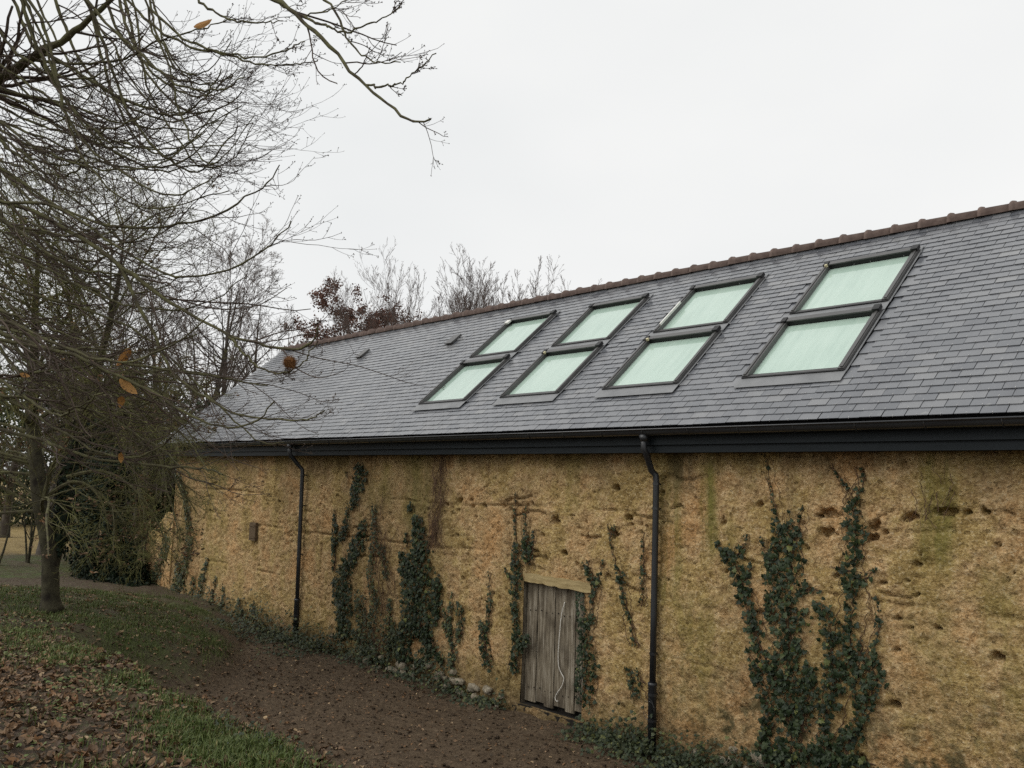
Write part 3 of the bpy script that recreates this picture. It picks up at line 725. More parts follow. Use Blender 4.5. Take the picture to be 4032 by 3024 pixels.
for xc in SKX:
    for v0, v1 in SKV: SKY.append(skylight(i, xc, v0, v1)); i += 1
def scrap(fr, x, y, sx, sy, mat, name):
    b = MB(); b.box((x, y, .080), (sx, sy, .03)); o = b.build(name, M[mat], fr)
scrap(SKY[1], -.50, 1.02, .09, .10, 'white', 'tape_scrap'); scrap(SKY[2], -.50, 1.06, .035, .03, 'foam', 'foam_scrap'); scrap(SKY[4], -.50, 1.06, .035, .03, 'foam', 'foam_scrap')
scrap(SKY[5], -.515, .40, .022, .58, 'white', 'protective_strip'); scrap(SKY[7], -.52, 1.04, .03, .03, 'foam', 'foam_scrap')

# door: planks, lintel, jambs
b = MB(); b.bb(DX0 - .02, DX1 + .02, WY + .13, WY + .16, DZ0 - .2, DZ1 + .04)
door = keep(b.build('door', M['dark']), barn)
n = 6; ws = [.19, .15, .17, .20, .15, .17]; ws = np.array(ws) / sum(ws) * (DX1 - DX0 - .04); x = DX0 + .02
for i in range(n):
    a, c = x + .006, x + ws[i] - .006; x += ws[i]
    zt = DZ1 + .02; zb = DZ0 + .03 + [0, .02, -.01, .03, .0, .04][i]
    dep = [.055, .062, .05, .058, .052, .06][i]
    nz_ = 14; V = []; 
    for j in range(nz_):
        z = zb + (zt - zb) * j / (nz_ - 1); w1 = .003 * math.sin(j * 1.7 + i); w2 = .003 * math.sin(j * 2.3 + i * 2)
        lean = -.02 * (1 - j / (nz_ - 1)) if i == 0 else 0
        V += [(a + w1 + lean, WY + dep, z), (c + w2, WY + dep + .002, z), (c + w2, WY + dep + .028, z), (a + w1 + lean, WY + dep + .028, z)]
    F = [(j * 4 + q, j * 4 + (q + 1) % 4, j * 4 + 4 + (q + 1) % 4, j * 4 + 4 + q) for j in range(nz_ - 1) for q in range(4)] + [(3, 2, 1, 0), tuple(4 * (nz_ - 1) + q for q in range(4))]
    pb_ = MB(); pb_.raw(V, F); pl = pb_.build('plank', M['plank'], door)
for z_ in (.30, 1.25):
    for k in range(10):
        b = MB(); xx = DX0 + .08 + k * .1; b.tube([(xx, WY + .048, z_ + .01 * (k % 3)), (xx, WY + .062, z_ + .01 * (k % 3))], .008, 6); b.build('nail', M['dark'], door)
def rough_beam(x0, x1, y0, y1, z0a, z0b, z1a, z1b, nseg=16, amp=.012, seed=0):
    V = []; q = np.random.default_rng(seed)
    for j in range(nseg + 1):
        t = j / nseg; x = x0 + (x1 - x0) * t; a = z0a + (z0b - z0a) * t + q.normal(0, amp * .4); c = z1a + (z1b - z1a) * t + q.normal(0, amp * .5); e = q.normal(0, amp * .5)
        V += [(x, y0 + e, a), (x, y0 + e * .4, c), (x, y1, c), (x, y1, a)]
    F = [(j * 4 + q_, j * 4 + 4 + q_, j * 4 + 4 + (q_ + 1) % 4, j * 4 + (q_ + 1) % 4) for j in range(nseg) for q_ in range(4)] + [(0, 1, 2, 3), tuple(4 * nseg + k for k in (3, 2, 1, 0))]
    b = MB(); b.raw(V, F); return b
la, lb = at_y(1133, 1240, WY)[0], at_y(1281, 1258, WY)[0]
keep(rough_beam(la, lb, WY - .035, WY + .2, 1.615, 1.585, 1.725, 1.705, seed=4).build('lintel', M['lintel']), barn)
def post(x0, x1, name, mat):
    b = rough_beam(DZ0 - .05, DZ1 + .005, WY + .012, WY + .12, x0, x0, x1, x1, 14, .006, 9)
    Vv = np.concatenate(b.V); Vv = Vv[:, [2, 1, 0]]; b.V = [Vv]; b.F[4] = [f[::-1] for f in b.F[4]]
    return keep(b.build(name, M[mat]), barn)
post(DX1 + .002, DX1 + .11, 'door_post', 'lintel')
post(DX0 - .05, DX0 - .002, 'door_post', 'plank')
keep(rough_beam(DX0 - .12, DX1 + .1, WY - .03, WY + .12, -.1, -.1, DZ0 - .005, DZ0 - .02, seed=8).build('door_sill', M['dark']), barn)
# small closed hatch
hc = at_y(549, 1148, WY)
b = MB(); b.box((hc[0], WY - .012, hc[2]), (.26, .06, .34)); b.box((hc[0], WY - .046, hc[2] + .11), (.22, .012, .03)); b.box((hc[0], WY - .046, hc[2] - .11), (.22, .012, .03)); hat = keep(b.build('hatch', simple_mat('dark_old_wood', (.085, .060, .038), (.15, .11, .07), 12, .9, .1, .01, (1, 1, 6))), barn)

# footing stones
def stone_mesh(seed):
    q = np.random.default_rng(seed)
    V = []; F = []; rows_, cols_ = 5, 8
    for i in range(rows_ + 1):
        t = math.pi * i / rows_
        for j in range(cols_):
            p = 2 * math.pi * j / cols_; v = np.array([math.sin(t) * math.cos(p), math.sin(t) * math.sin(p), math.cos(t)])
            v = np.sign(v) * np.abs(v) ** 0.7
            V.append(v * (0.85 + 0.3 * q.random()))
    for i in range(rows_):
        for j in range(cols_): F.append((i * cols_ + j, (i + 1) * cols_ + j, (i + 1) * cols_ + (j + 1) % cols_, i * cols_ + (j + 1) % cols_))
    return np.array(V), np.array(F)
sms = []
for s in range(5):
    V_, F_ = stone_mesh(s)
    me_o = mesh_np('footing_stone', V_, F_, M['stone'], None, False); sms.append(me_o.data); bpy.data.objects.remove(me_o)
q = np.random.default_rng(17)
for k in range(70):
    x = q.choice([q.uniform(-12.8, -8.3), q.uniform(-11, -8.4), q.uniform(-7.0, -3.4), q.uniform(-5.9, -3.8)])
    rowz = q.integers(0, 3); z = 0.03 + rowz * 0.11 + q.normal(0, .02)
    if DX0 - .1 < x < DX1 + .1: continue
    if rowz == 2 and q.random() < .5: continue
    o = link('footing_stone', sms[k % 5]); o.parent = barn
    o.location = (x + 9, -0.015 - 0.05 * (2 - rowz) * .8 + q.normal(0, .012), z)
    s_ = q.uniform(.035, .075); o.scale = (s_ * q.uniform(.9, 1.6), s_ * .8, s_ * q.uniform(.6, .9)); o.rotation_euler = (q.normal(0, .2), q.normal(0, .2), q.normal(0, .3))

# the cord hanging on the door
cp_ = [(1693, 490), (1680, 530), (1672, 575), (1662, 680), (1655, 780), (1658, 845), (1674, 880), (1690, 905), (1677, 950), (1652, 982), (1640, 1005), (1640, 1020), (1650, 1034), (1655, 1028)]
pts = np.array([at_y(548.6 + a * .3968, 1106 + c * .3968, WY + .042 - .006 * (j % 2)) for j, (a, c) in enumerate(cp_)])
tt = np.linspace(0, len(pts) - 1, 60); sm_ = np.stack([np.interp(tt, range(len(pts)), pts[:, k]) for k in range(3)], 1)
for _ in range(3): sm_[1:-1] = (sm_[:-2] + 2 * sm_[1:-1] + sm_[2:]) / 4
b = MB(); b.tube(sm_, 0.005, 7)
tag(b.build('cord', M['cord'], None, True), 'thin white cord hanging down the weathered plank door with a kink', 'cord')

# broken end of an old cob wall past the far corner
sx = np.linspace(-21.45, XL + .22, 30); sz = np.linspace(-.2, 1, 26); SX, SZ = np.meshgrid(sx, sz)
top = 1.45 + .5 * sstep(-21.3, -20.0, SX) + .15 * (fbm(SX * 3, SX * 0, 301) - .5); ZZ = np.where(SZ < 0, SZ, SZ * top)
Yf = WY + .03 - .06 * (fbm(SX * 4, ZZ * 5, 311, 3) - .5) - .03; Yb = np.full_like(SX, WY + .40) + .05 * fbm(SX * 3, ZZ * 3, 5)
Vf = np.stack([SX, Yf, ZZ], -1).reshape(-1, 3); Vb = np.stack([SX, Yb, ZZ], -1).reshape(-1, 3); n1, n2 = len(sz), len(sx)
ids = np.arange(n1 * n2).reshape(n1, n2); qf = np.stack([ids[:-1, :-1], ids[:-1, 1:], ids[1:, 1:], ids[1:, :-1]], -1).reshape(-1, 4); o_ = n1 * n2
cap = np.stack([ids[-1, :-1], ids[-1, 1:], ids[-1, 1:] + o_, ids[-1, :-1] + o_], -1); lc = np.stack([ids[:-1, 0] + o_, ids[:-1, 0], ids[1:, 0], ids[1:, 0] + o_], -1); rc = np.stack([ids[:-1, -1], ids[:-1, -1] + o_, ids[1:, -1] + o_, ids[1:, -1]], -1)
tag(mesh_np('garden_wall', np.concatenate([Vf, Vb]), np.concatenate([qf, qf[:, ::-1] + o_, cap, lc, rc]), M['cob'], None, True), 'crumbling low stub of cob wall joining the barn beside the ivy bush', 'wall')

# ------------------------------------------------------------------ ivy on the wall
def ivy_leaf():
    # five-lobed leaf, stalk end at the origin, tip along +y, in the xy plane
    P = [(0, 0), (.28, -.10), (.52, .12), (.34, .36), (.40, .62), (.14, .66), (0, 1.0), (-.14, .66), (-.40, .62), (-.34, .36), (-.52, .12), (-.28, -.10)]
    V = [(x, y, 0.10 * abs(x) - 0.12 * y * y) for x, y in P] + [(0, .36, .07)]
    n = len(P); F = [(i, (i + 1) % n, n) for i in range(n)]
    return np.array(V), np.array(F)
IV, IF = ivy_leaf()
def wall_y(x, z):
    return WY - (0.10 * (fbm(x * 0.5, z * 0.7, 101, 3) - 0.5) + 0.022 * (fbm(x * 3.2, z * 3.2, 111, 3) - 0.5)) - 0.05 * np.clip(0.5 - z, 0, .6)
def from5(p): return (658.3 + p[0] / 3, 932.6 + p[1] / 3, p[2] / 3)
def from7(p): return (1371.5 + .4709 * p[0], 877.8 + .4709 * p[1], p[2] * .4709)
def from3(p): return (p[0] / 3, 1106 + p[1] / 3, p[2] / 3)
NPX = 1865.0
def ivy(label, strands, conv, size=0.055, dens=1.0, mat='ivy', pale=0.0, seed=0, thick=0.05, group=None):
    q = np.random.default_rng(seed)
    pos, nrm, scl, stems = [], [], [], []
    for st_ in strands:
        P = [conv(p) for p in st_]
        W3 = np.array([at_y(a, b, WY) for a, b, _ in P]); dep = (W3 - CAMP) @ FWD; hw = np.array([c for _, _, c in P]) * dep / NPX
        P = [(a_ + q.normal(0, 1.2), b_, c_ * q.uniform(.72, 1.25)) for a_, b_, c_ in P]; hx = 1.12 * np.array([abs(at_y(a + c, b, WY)[0] - at_y(a - c, b, WY)[0]) / 2 for a, b, c in P])   # the wall is seen aslant
        seg = np.linalg.norm(np.diff(W3, axis=0), axis=1)
        line = []
        for i in range(len(P) - 1):
            n = max(2, int(seg[i] * (hx[i] + hx[i + 1]) * dens * 1.95 / (size * size * 0.62)))
            n = max(n, int(seg[i] / size * 2.2))
            t = q.random(n); c = W3[i] + (W3[i + 1] - W3[i]) * t[:, None]; w = hx[i] + (hx[i + 1] - hx[i]) * t
            u = np.where(q.random(n) < .65, q.uniform(-1, 1, n), q.normal(0, .5, n).clip(-1.3, 1.3))
            x = c[:, 0] + u * w; z = c[:, 2] + q.normal(0, .02, n) + q.normal(0, .25, n) * w
            bulge = np.minimum(w * .5, thick) * (1 - np.clip(np.abs(u), 0, 1) ** 2)
            y = wall_y(x, z) - 0.012 - bulge * q.random(n) - .01
            pos.append(np.stack([x, y, z], 1)); scl.append(size * (.42 + .8 * q.random(n) ** 1.4) * np.clip(.5 + w / .12, .5, 1))
            line += [W3[i]]
        line.append(W3[-1]); stems.append(np.array(line))
    pos = np.concatenate(pos); scl = np.concatenate(scl); n = len(pos)
    z = np.stack([q.normal(0, .45, n), -1 + q.normal(0, .2, n), .35 + q.normal(0, .4, n)], 1)
    ok = pos[:, 2] < 3.22; pos, scl, z = pos[ok], scl[ok], z[ok]; n = len(pos)
    Rm = rot_from(z, np.pi + q.normal(0, .7, n))           # tips hang down
    V, F = scatter(IV - np.array([0, .4, 0]), IF, pos, Rm, scl)
    b0 = pos[np.argmin(pos[:, 2])]
    root = empty('ivy', (float(b0[0]), WY - .05, 0.0))
    keep(mesh_np('leaves', V, F, M[mat]), root)
    mb = MB()
    for l in stems:
        l = l.copy(); l[:, 1] = wall_y(l[:, 0], l[:, 2]) - .006
        k = np.linspace(0, len(l) - 1, len(l) * 4); l = np.stack([np.interp(k, range(len(l)), l[:, j]) for j in range(3)], 1); l[:, 0] += q.normal(0, .012, len(l))
        mb.tube(l, np.linspace(.003, .007, len(l)), 5)
        for k_ in range(3): l2 = l.copy(); l2[:, 0] += np.cumsum(q.normal(0, .012, len(l))) + q.normal(0, .04); l2[:, 1] = wall_y(l2[:, 0], l2[:, 2]) - .008; mb.tube(l2, np.linspace(.0015, .004, len(l)), 4)
    keep(mb.build('stem', M['dryvine']), root)
    tag(root, label, 'ivy', group)
    return root
ivy('broad many-fingered dark ivy spreading over the wall beyond the downpipe with the wire loop', [
    [(375, 625, 6), (410, 665, 22), (445, 690, 42), (480, 760, 38), (505, 840, 38), (525, 920, 40), (550, 1010, 28), (575, 1090, 32), (600, 1150, 42), (640, 1220, 50), (690, 1290, 60)],
    [(522, 585, 3), (505, 640, 12), (470, 690, 30)], [(540, 720, 5), (520, 770, 18), (500, 800, 25)],
    [(605, 205, 4), (615, 270, 10), (630, 380, 5), (645, 470, 9), (660, 560, 25), (655, 640, 30), (640, 720, 42), (670, 800, 62), (700, 900, 76), (705, 1000, 76), (710, 1100, 66), (715, 1200, 70), (710, 1300, 80), (700, 1400, 40), (712, 1500, 45), (720, 1655, 65)],
    [(580, 600, 3), (600, 680, 10), (625, 740, 20)], [(605, 850, 5), (620, 930, 16), (625, 1000, 12)],
    [(770, 460, 4), (757, 540, 13), (738, 600, 28), (722, 680, 50), (715, 780, 60)], [(715, 490, 8), (708, 560, 20), (700, 640, 35)],
    [(872, 856, 4), (820, 836, 17), (770, 850, 20)],
    [(905, 262, 3), (950, 340, 11), (1000, 412, 10), (1005, 480, 34), (1010, 560, 48), (1010, 650, 44), (1005, 740, 44), (1005, 830, 34), (1000, 920, 35), (990, 1010, 28), (990, 1100, 34), (1000, 1180, 40), (1020, 1250, 48), (1010, 1340, 38)],
    [(1045, 275, 4), (1056, 340, 13), (1035, 390, 15), (1010, 450, 20)], [(1105, 745, 8), (1065, 785, 24), (1025, 815, 20)], [(930, 735, 8), (960, 750, 22), (1000, 760, 25)],
    [(835, 895, 14), (880, 940, 45), (912, 1000, 48), (905, 1080, 34), (915, 1160, 38), (920, 1240, 50), (900, 1340, 45), (872, 1440, 35), (860, 1540, 40), (860, 1655, 65)],
    [(1110, 855, 4), (1125, 930, 14), (1125, 1010, 16), (1110, 1080, 9), (1105, 1150, 28), (1112, 1230, 44), (1100, 1290, 52), (1070, 1360, 42), (1050, 1440, 40), (990, 1520, 45), (960, 1630, 65)],
    [(540, 1140, 16), (570, 1240, 28), (600, 1320, 32), (612, 1400, 22), (600, 1500, 24), (590, 1620, 45)],
    [(800, 1180, 26), (822, 1290, 30), (780, 1390, 34), (765, 1490, 40)], [(540, 1610, 35), (650, 1620, 50), (760, 1600, 50), (880, 1630, 55), (1000, 1620, 45), (1080, 1640, 35)],
    [(1040, 1070, 8), (1045, 1150, 22), (1025, 1220, 30)]], from7, .058, 1.0, seed=1)
ivy('tall bushy ivy column on the wall below the dry brown creeper', [
    [(735, 540, 30), (742, 620, 40), (755, 700, 48), (770, 780, 60), (760, 860, 80), (740, 950, 105), (755, 1030, 115), (760, 1120, 108), (742, 1200, 98), (750, 1280, 60), (800, 1360, 32), (785, 1450, 30), (762, 1530, 35)],
    [(640, 785, 24), (670, 870, 55), (700, 950, 60)], [(660, 650, 4), (665, 745, 13)], [(880, 930, 18), (872, 1040, 28), (862, 1140, 25), (850, 1250, 20)],
    [(690, 470, 22), (686, 520, 14)], [(800, 1270, 26), (850, 1420, 26), (900, 1500, 30)], [(690, 1240, 50), (650, 1330, 35), (640, 1420, 50), (690, 1500, 60)]], from5, .060, 1.15, seed=2, thick=.11)
ivy('slanting ivy strand leaning towards the bushy ivy column', [
    [(395, 575, 18), (380, 660, 28), (360, 740, 42), (330, 810, 44), (290, 870, 48), (262, 950, 50), (250, 1030, 55), (250, 1110, 48), (255, 1190, 42), (255, 1270, 40), (250, 1360, 42)],
    [(200, 505, 4), (205, 590, 16), (212, 680, 28), (205, 750, 12), (200, 900, 6)], [(285, 475, 4), (285, 560, 16), (270, 640, 26), (245, 705, 22)], [(320, 700, 10), (310, 770, 12)]], from5, .056, 1.0, seed=3)
ivy('short dark ivy patch hanging high under the fascia boards', [[(362, 205, 26), (348, 300, 38), (340, 370, 44), (335, 440, 36), (318, 500, 10)], [(405, 260, 12), (395, 320, 10)], [(280, 300, 5), (270, 260, 4)]], from5, .055, 1.1, seed=4)
ivy('thin half-dead ivy with brown stems between two thick ivy columns', [
    [(465, 470, 16), (460, 600, 20), (465, 700, 30), (450, 800, 18), (440, 900, 20), (432, 980, 20), (470, 1080, 25), (460, 1180, 30), (440, 1280, 35), (450, 1380, 45)],
    [(372, 1060, 36), (360, 1150, 30), (385, 1250, 34), (370, 1340, 40)], [(560, 1080, 8), (560, 1200, 25), (540, 1300, 40), (560, 1420, 50)], [(500, 720, 20), (520, 820, 25), (540, 950, 12)], [(600, 1250, 20), (590, 1350, 50), (600, 1480, 60)], [(320, 1300, 30), (420, 1420, 60), (520, 1500, 60)]], from5, .045, .62, 'ivy_small', seed=5)
ivy('low forked ivy with pale yellow leaves on one stem', [
    [(965, 1045, 5), (960, 1120, 14), (950, 1200, 16), (945, 1290, 22), (955, 1370, 24), (970, 1450, 20), (968, 1530, 24)], [(920, 1160, 14), (925, 1260, 22), (945, 1330, 20)], [(1020, 1105, 18), (1016, 1200, 22), (1020, 1290, 18), (990, 1370, 18)]], from5, .052, .8, 'ivy_small', seed=6)
ivy('narrow pointed ivy spire standing alone on bare cob', [[(1200, 915, 3), (1208, 1000, 9), (1210, 1090, 13), (1205, 1180, 14), (1190, 1260, 18), (1170, 1310, 28), (1180, 1370, 30), (1190, 1440, 28), (1200, 1520, 24)], [(1150, 1240, 14), (1165, 1300, 20)]], from5, .050, .9, seed=7)
ivy('ivy climbing the wall past the butt end of the door lintel', [
    [(1380, 405, 3), (1365, 500, 9), (1370, 580, 9), (1380, 650, 9), (1378, 740, 13), (1370, 820, 26), (1385, 870, 40), (1390, 930, 34), (1382, 1000, 30), (1380, 1080, 26), (1376, 1160, 26), (1385, 1240, 24), (1392, 1320, 40), (1390, 1400, 34), (1380, 1480, 28), (1370, 1560, 18)],
    [(1445, 475, 4), (1440, 560, 11), (1440, 640, 9), (1446, 720, 18), (1458, 790, 26), (1440, 845, 40)], [(1502, 635, 4), (1490, 710, 13), (1475, 785, 18)], [(1300, 875, 4), (1330, 930, 11), (1360, 960, 14)], [(1470, 1330, 20), (1430, 1360, 34), (1400, 1390, 30)]], from5, .054, 1.0, seed=8, thick=.07)
ivy('ivy covering the door post beneath the thin end of the lintel', [
    [(1855, 825, 6), (1850, 900, 16), (1890, 975, 28), (1905, 1000, 22), (1880, 1060, 16), (1876, 1140, 16), (1870, 1210, 14), (1850, 1280, 20)],
    [(1790, 1045, 18), (1800, 1120, 26), (1810, 1200, 28), (1820, 1290, 34), (1835, 1370, 44), (1840, 1450, 48), (1832, 1540, 52), (1820, 1650, 50), (1815, 1760, 40)], [(1950, 845, 5), (1940, 900, 7), (1915, 960, 9)], [(1815, 860, 10), (1850, 880, 12)]], from5, .054, 1.0, seed=9, thick=.07)
ivy('thin drooping ivy trail between door and nearest downpipe', [[(1975, 595, 3), (1990, 690, 7), (2010, 780, 4), (2030, 880, 9), (2055, 915, 24), (2065, 990, 21), (2080, 1080, 19), (2100, 1160, 15), (2120, 1230, 7), (2130, 1330, 9), (2140, 1395, 10)], [(2015, 600, 6), (2010, 680, 8)]], from5, .050, .85, seed=10)
ivy('wispy ivy trail running up close behind a dark downpipe', [[(2200, 650, 4), (2196, 780, 8), (2205, 880, 18), (2195, 960, 13), (2200, 1060, 12), (2190, 1130, 12)]], from5, .050, .7, seed=11)
ivy('stubby ivy clump rising from the footing stones beside a downpipe', [[(2090, 1535, 12), (2120, 1580, 26), (2140, 1640, 34), (2150, 1720, 38)], [(2160, 1540, 10), (2165, 1620, 24)]], from5, .048, .8, seed=12)
ivy('grey-green ivy bands on the far end of the wall below drooping twigs', [
    [(1240, 110, 14), (1228, 250, 26), (1202, 350, 28), (1182, 450, 24), (1170, 540, 36)], [(1345, 300, 6), (1320, 420, 12), (1292, 560, 20)], [(1080, 150, 20), (1075, 260, 22), (1042, 330, 18), (1012, 420, 28), (1000, 520, 36)], [(1400, 420, 5), (1380, 520, 10), (1375, 600, 12)], [(1450, 480, 4), (1445, 560, 10), (1440, 640, 14)], [(1560, 560, 6), (1570, 640, 30), (1600, 700, 40)], [(1650, 590, 5), (1660, 680, 30)], [(1160, 330, 10), (1150, 450, 18), (1130, 560, 26)], [(1260, 420, 8), (1250, 520, 16), (1240, 600, 20)],
    [(1160, -250, 14), (1200, -120, 20), (1215, 0, 16), (1235, 110, 12)]], from3, .060, .75, 'ivy_small', seed=13)

# low ivy, bramble and weeds along the foot of the wall (a mass nobody could count)
q = np.random.default_rng(23)
lo = [(430, 1292), (540, 1325), (590, 1352), (640, 1388), (700, 1402), (770, 1424), (850, 1448), (930, 1474), (1000, 1505), (1090, 1520)]
Lp = np.array([at_y(a, b, WY - .12) for a, b in lo])
pp = []
for i in range(len(lo) - 1):
    n = 320; t = q.random(n); c = Lp[i] + (Lp[i + 1] - Lp[i]) * t[:, None]
    h = np.abs(q.normal(0, 1, n)); c[:, 1] = WY - .04 - np.abs(q.normal(0, .16, n))
    g0 = ground_h(c[:, 0], c[:, 1]); bush_ = .02 + .30 * sstep(.3, .75, fbm(c[:, 0] * 1.9, c[:, 0] * 0, 33))
    c[:, 2] = g0 + .01 + bush_ * h * np.exp(-((WY - c[:, 1]) / .3) ** 2); pp.append(c)
for xa, xb, n, hh in ((-7.1, -6.0, 700, .12), (-5.9, -3.2, 2600, .17), (-6.6, -5.9, 500, .18)):
    x = q.uniform(xa, xb, n); y = WY - .05 - np.abs(q.normal(0, .22, n)); z = ground_h(x, y) + .02 + hh * np.abs(q.normal(0, 1, n)) * np.exp(-((WY - y) / .35) ** 2)
    pp.append(np.stack([x, y, z], 1))
x = q.uniform(-15.5, -12.5, 1600); y = WY - .05 - np.abs(q.normal(0, .5, 1600)); pp.append(np.stack([x, y, ground_h(x, y) + .25 * np.abs(q.normal(0, 1, 1600)) * np.exp(-((WY - y) / .6) ** 2)], 1))
# the ragged clump on the lip of the bank
cc = np.array([-5.2, 2.85]); x = cc[0] + q.normal(0, .45, 900); y = cc[1] + q.normal(0, .20, 900); small_from = sum(len(a_) for a_ in pp); pp.append(np.stack([x, y, ground_h(x, y) + .05 * np.abs(q.normal(0, 1, 900))], 1))
pp = np.concatenate(pp); n = len(pp)
Rm = rot_from(np.stack([q.normal(0, .6, n), -.6 + q.normal(0, .4, n), .8 + q.normal(0, .3, n)], 1), q.uniform(0, 6.28, n))
usz = q.uniform(.022, .052, n); usz[small_from:] *= .55
V, F = scatter(IV, IF, pp, Rm, usz)
tag(mesh_np('undergrowth', V, F, M['ivy_small']), 'low ivy and weeds along the foot of the cob wall', 'undergrowth', kind='stuff')

# dry creeper mats
def dry_vine(label, pts, n, spread, seed, length):
    q = np.random.default_rng(seed); root = None
    P = np.array([at_y(a, b, WY) for a, b in pts]); N_ = n; S_ = 9
    t = q.random(N_) * (len(P) - 1.01); i = t.astype(int); c = P[i] + (P[i + 1] - P[i]) * (t - i)[:, None]
    L = q.uniform(.4, 1, N_) * length; ang = q.normal(0, .35, N_)
    st_ = np.linspace(-.5, .5, S_)
    X = c[:, None, 0] + q.normal(0, spread, N_)[:, None] + (np.sin(ang) * L)[:, None] * st_ + np.cumsum(q.normal(0, .012, (N_, S_)), 1)
    Z = c[:, None, 2] + (np.cos(ang) * L)[:, None] * st_ + np.cumsum(q.normal(0, .008, (N_, S_)), 1)
    Z = np.minimum(Z, 3.22)
    Y = wall_y(X, Z) - .008 - q.random((N_, 1)) * .05
    V, F = tubes(np.stack([X, Y, Z], 2), np.broadcast_to(q.uniform(.0015, .004, (N_, 1)), (N_, S_)), 3)
    return tag(mesh_np('dry_vine', V, F, M['dryvine']), label, 'vine')
dry_vine('matted reddish-brown dead creeper hanging from the fascia', [(958, 985), (952, 1040), (948, 1095), (942, 1140), (938, 1180)], 150, .085, 5, .45)
dry_vine('curtain of thin brown dead stems between two ivy columns', [(812, 1090), (825, 1180), (835, 1270), (830, 1380), (790, 1400), (785, 1300)], 130, .16, 8, .5)
dry_vine('tangle of bare pale roots on the green-stained patch of wall', [(2040, 1020), (2015, 1080), (2000, 1120), (2035, 1060)], 16, .09, 6, .35)

# ------------------------------------------------------------------ grass, fallen leaves
def leaf_tpl(w, curl, fold, seed):
    q = np.random.default_rng(seed); n = 5; V = []; F = []
    for i in range(n + 1):
        t = i / n; hw = w * math.sin(math.pi * min(1, t * .93 + .06)) ** .8 * (.85 + .3 * q.random())
        z = curl * (t - .5) ** 2 + .03 * q.normal()
        V += [(-hw, t - .5, z + fold * hw), (0, t - .5, z), (hw, t - .5, z + fold * hw * (1 + .6 * q.normal()))]
    for i in range(n):
        a = i * 3; F += [(a, a + 1, a + 4, a + 3), (a + 1, a + 2, a + 5, a + 4)]
    return np.array(V), np.array(F)
LT = [leaf_tpl(.24, .5, .5, 1), leaf_tpl(.32, -.3, .3, 2), leaf_tpl(.20, .9, -.4, 3), leaf_tpl(.36, .6, .7, 4)]
q = np.random.default_rng(31)
def litter_pts(n, xr, yr):
    x = q.uniform(*xr, n); y = q.uniform(*yr, n); keepm = q.random(n) < np.clip(1.1 - 0.5 * grass_zone(x, y) - .85 * mud_zone(x, y), 0.05, 1) * (.35 + .9 * fbm(x * .9, y * .9, 77))
    x, y = x[keepm], y[keepm]; return np.stack([x, y, ground_h(x, y) + .012], 1)
LP = np.concatenate([litter_pts(42000, (-11, -2.5), (.3, 5.2)), litter_pts(10000, (-19, -10), (.3, 6.5))])
pxl = pix(LP); inv = (pxl[0] > -20) & (pxl[0] < 2240) & (pxl[1] < 1680)
LP = LP[inv | (q.random(len(LP)) < .3)]; n = len(LP)
pxl = pix(LP); big = np.argsort(np.where((pxl[0] > 0) & (pxl[0] < 2212) & (pxl[1] < 1655), pxl[2], 99))
lsz = .026 + .055 * q.random(n) ** 1.6; kind_ = q.integers(0, 4, n)
Lz = np.stack([q.normal(0, .38, n), q.normal(0, .38, n), np.ones(n)], 1); LR = rot_from(Lz, q.uniform(0, 6.28, n))
singles = big[:260]; mask = np.ones(n, bool); mask[singles] = False
VV, FF, off = [], [], 0
for k in range(4):
    s = mask & (kind_ == k); V, F = scatter(LT[k][0], LT[k][1], LP[s], LR[s], lsz[s]); VV.append(V); FF.append(F + off); off += len(V)
# crumbs of leaf on the bare mud
x = q.uniform(-13.5, -3, 6500); y = q.uniform(3.4, 7.6, 6500); mp_ = np.stack([x, y, ground_h(x, y) + .006], 1)
V, F = scatter(LT[1][0], LT[1][1], mp_, rot_from(np.stack([q.normal(0, .4, 6500), q.normal(0, .4, 6500), np.ones(6500)], 1), q.uniform(0, 6, 6500)), .012 + .04 * q.random(6500) ** 2.2); VV.append(V); FF.append(F + off)
tag(mesh_np('fallen_leaves', np.concatenate(VV), np.concatenate(FF), M['litter']), 'brown leaf litter over the bank and the mud', 'leaves', kind='stuff')
lm = []
for k in range(4):
    o = mesh_np('fallen_leaf', LT[k][0], LT[k][1], M['litter']); lm.append(o.data); bpy.data.objects.remove(o)
for i in singles:
    o = link('fallen_leaf', lm[kind_[i]]); Rr = LR[i] * lsz[i]
    o.matrix_world = Matrix([[*Rr[0], LP[i][0]], [*Rr[1], LP[i][1]], [*Rr[2], LP[i][2] + .006], [0, 0, 0, 1]])
    gz = float(grass_zone(LP[i][0:1], LP[i][1:2])[0]); wh = 'caught in the grass of the bank' if gz > .4 else 'on the slope below the grass strip' if LP[i][1] > 2.9 else 'on the open leaf litter of the bank'
    tag(o, ['folded brown leaf lying ', 'broad flat brown leaf lying ', 'narrow rolled brown leaf lying ', 'wide cupped brown leaf lying '][kind_[i]] + wh, 'leaf', 'fallen leaves on the bank')

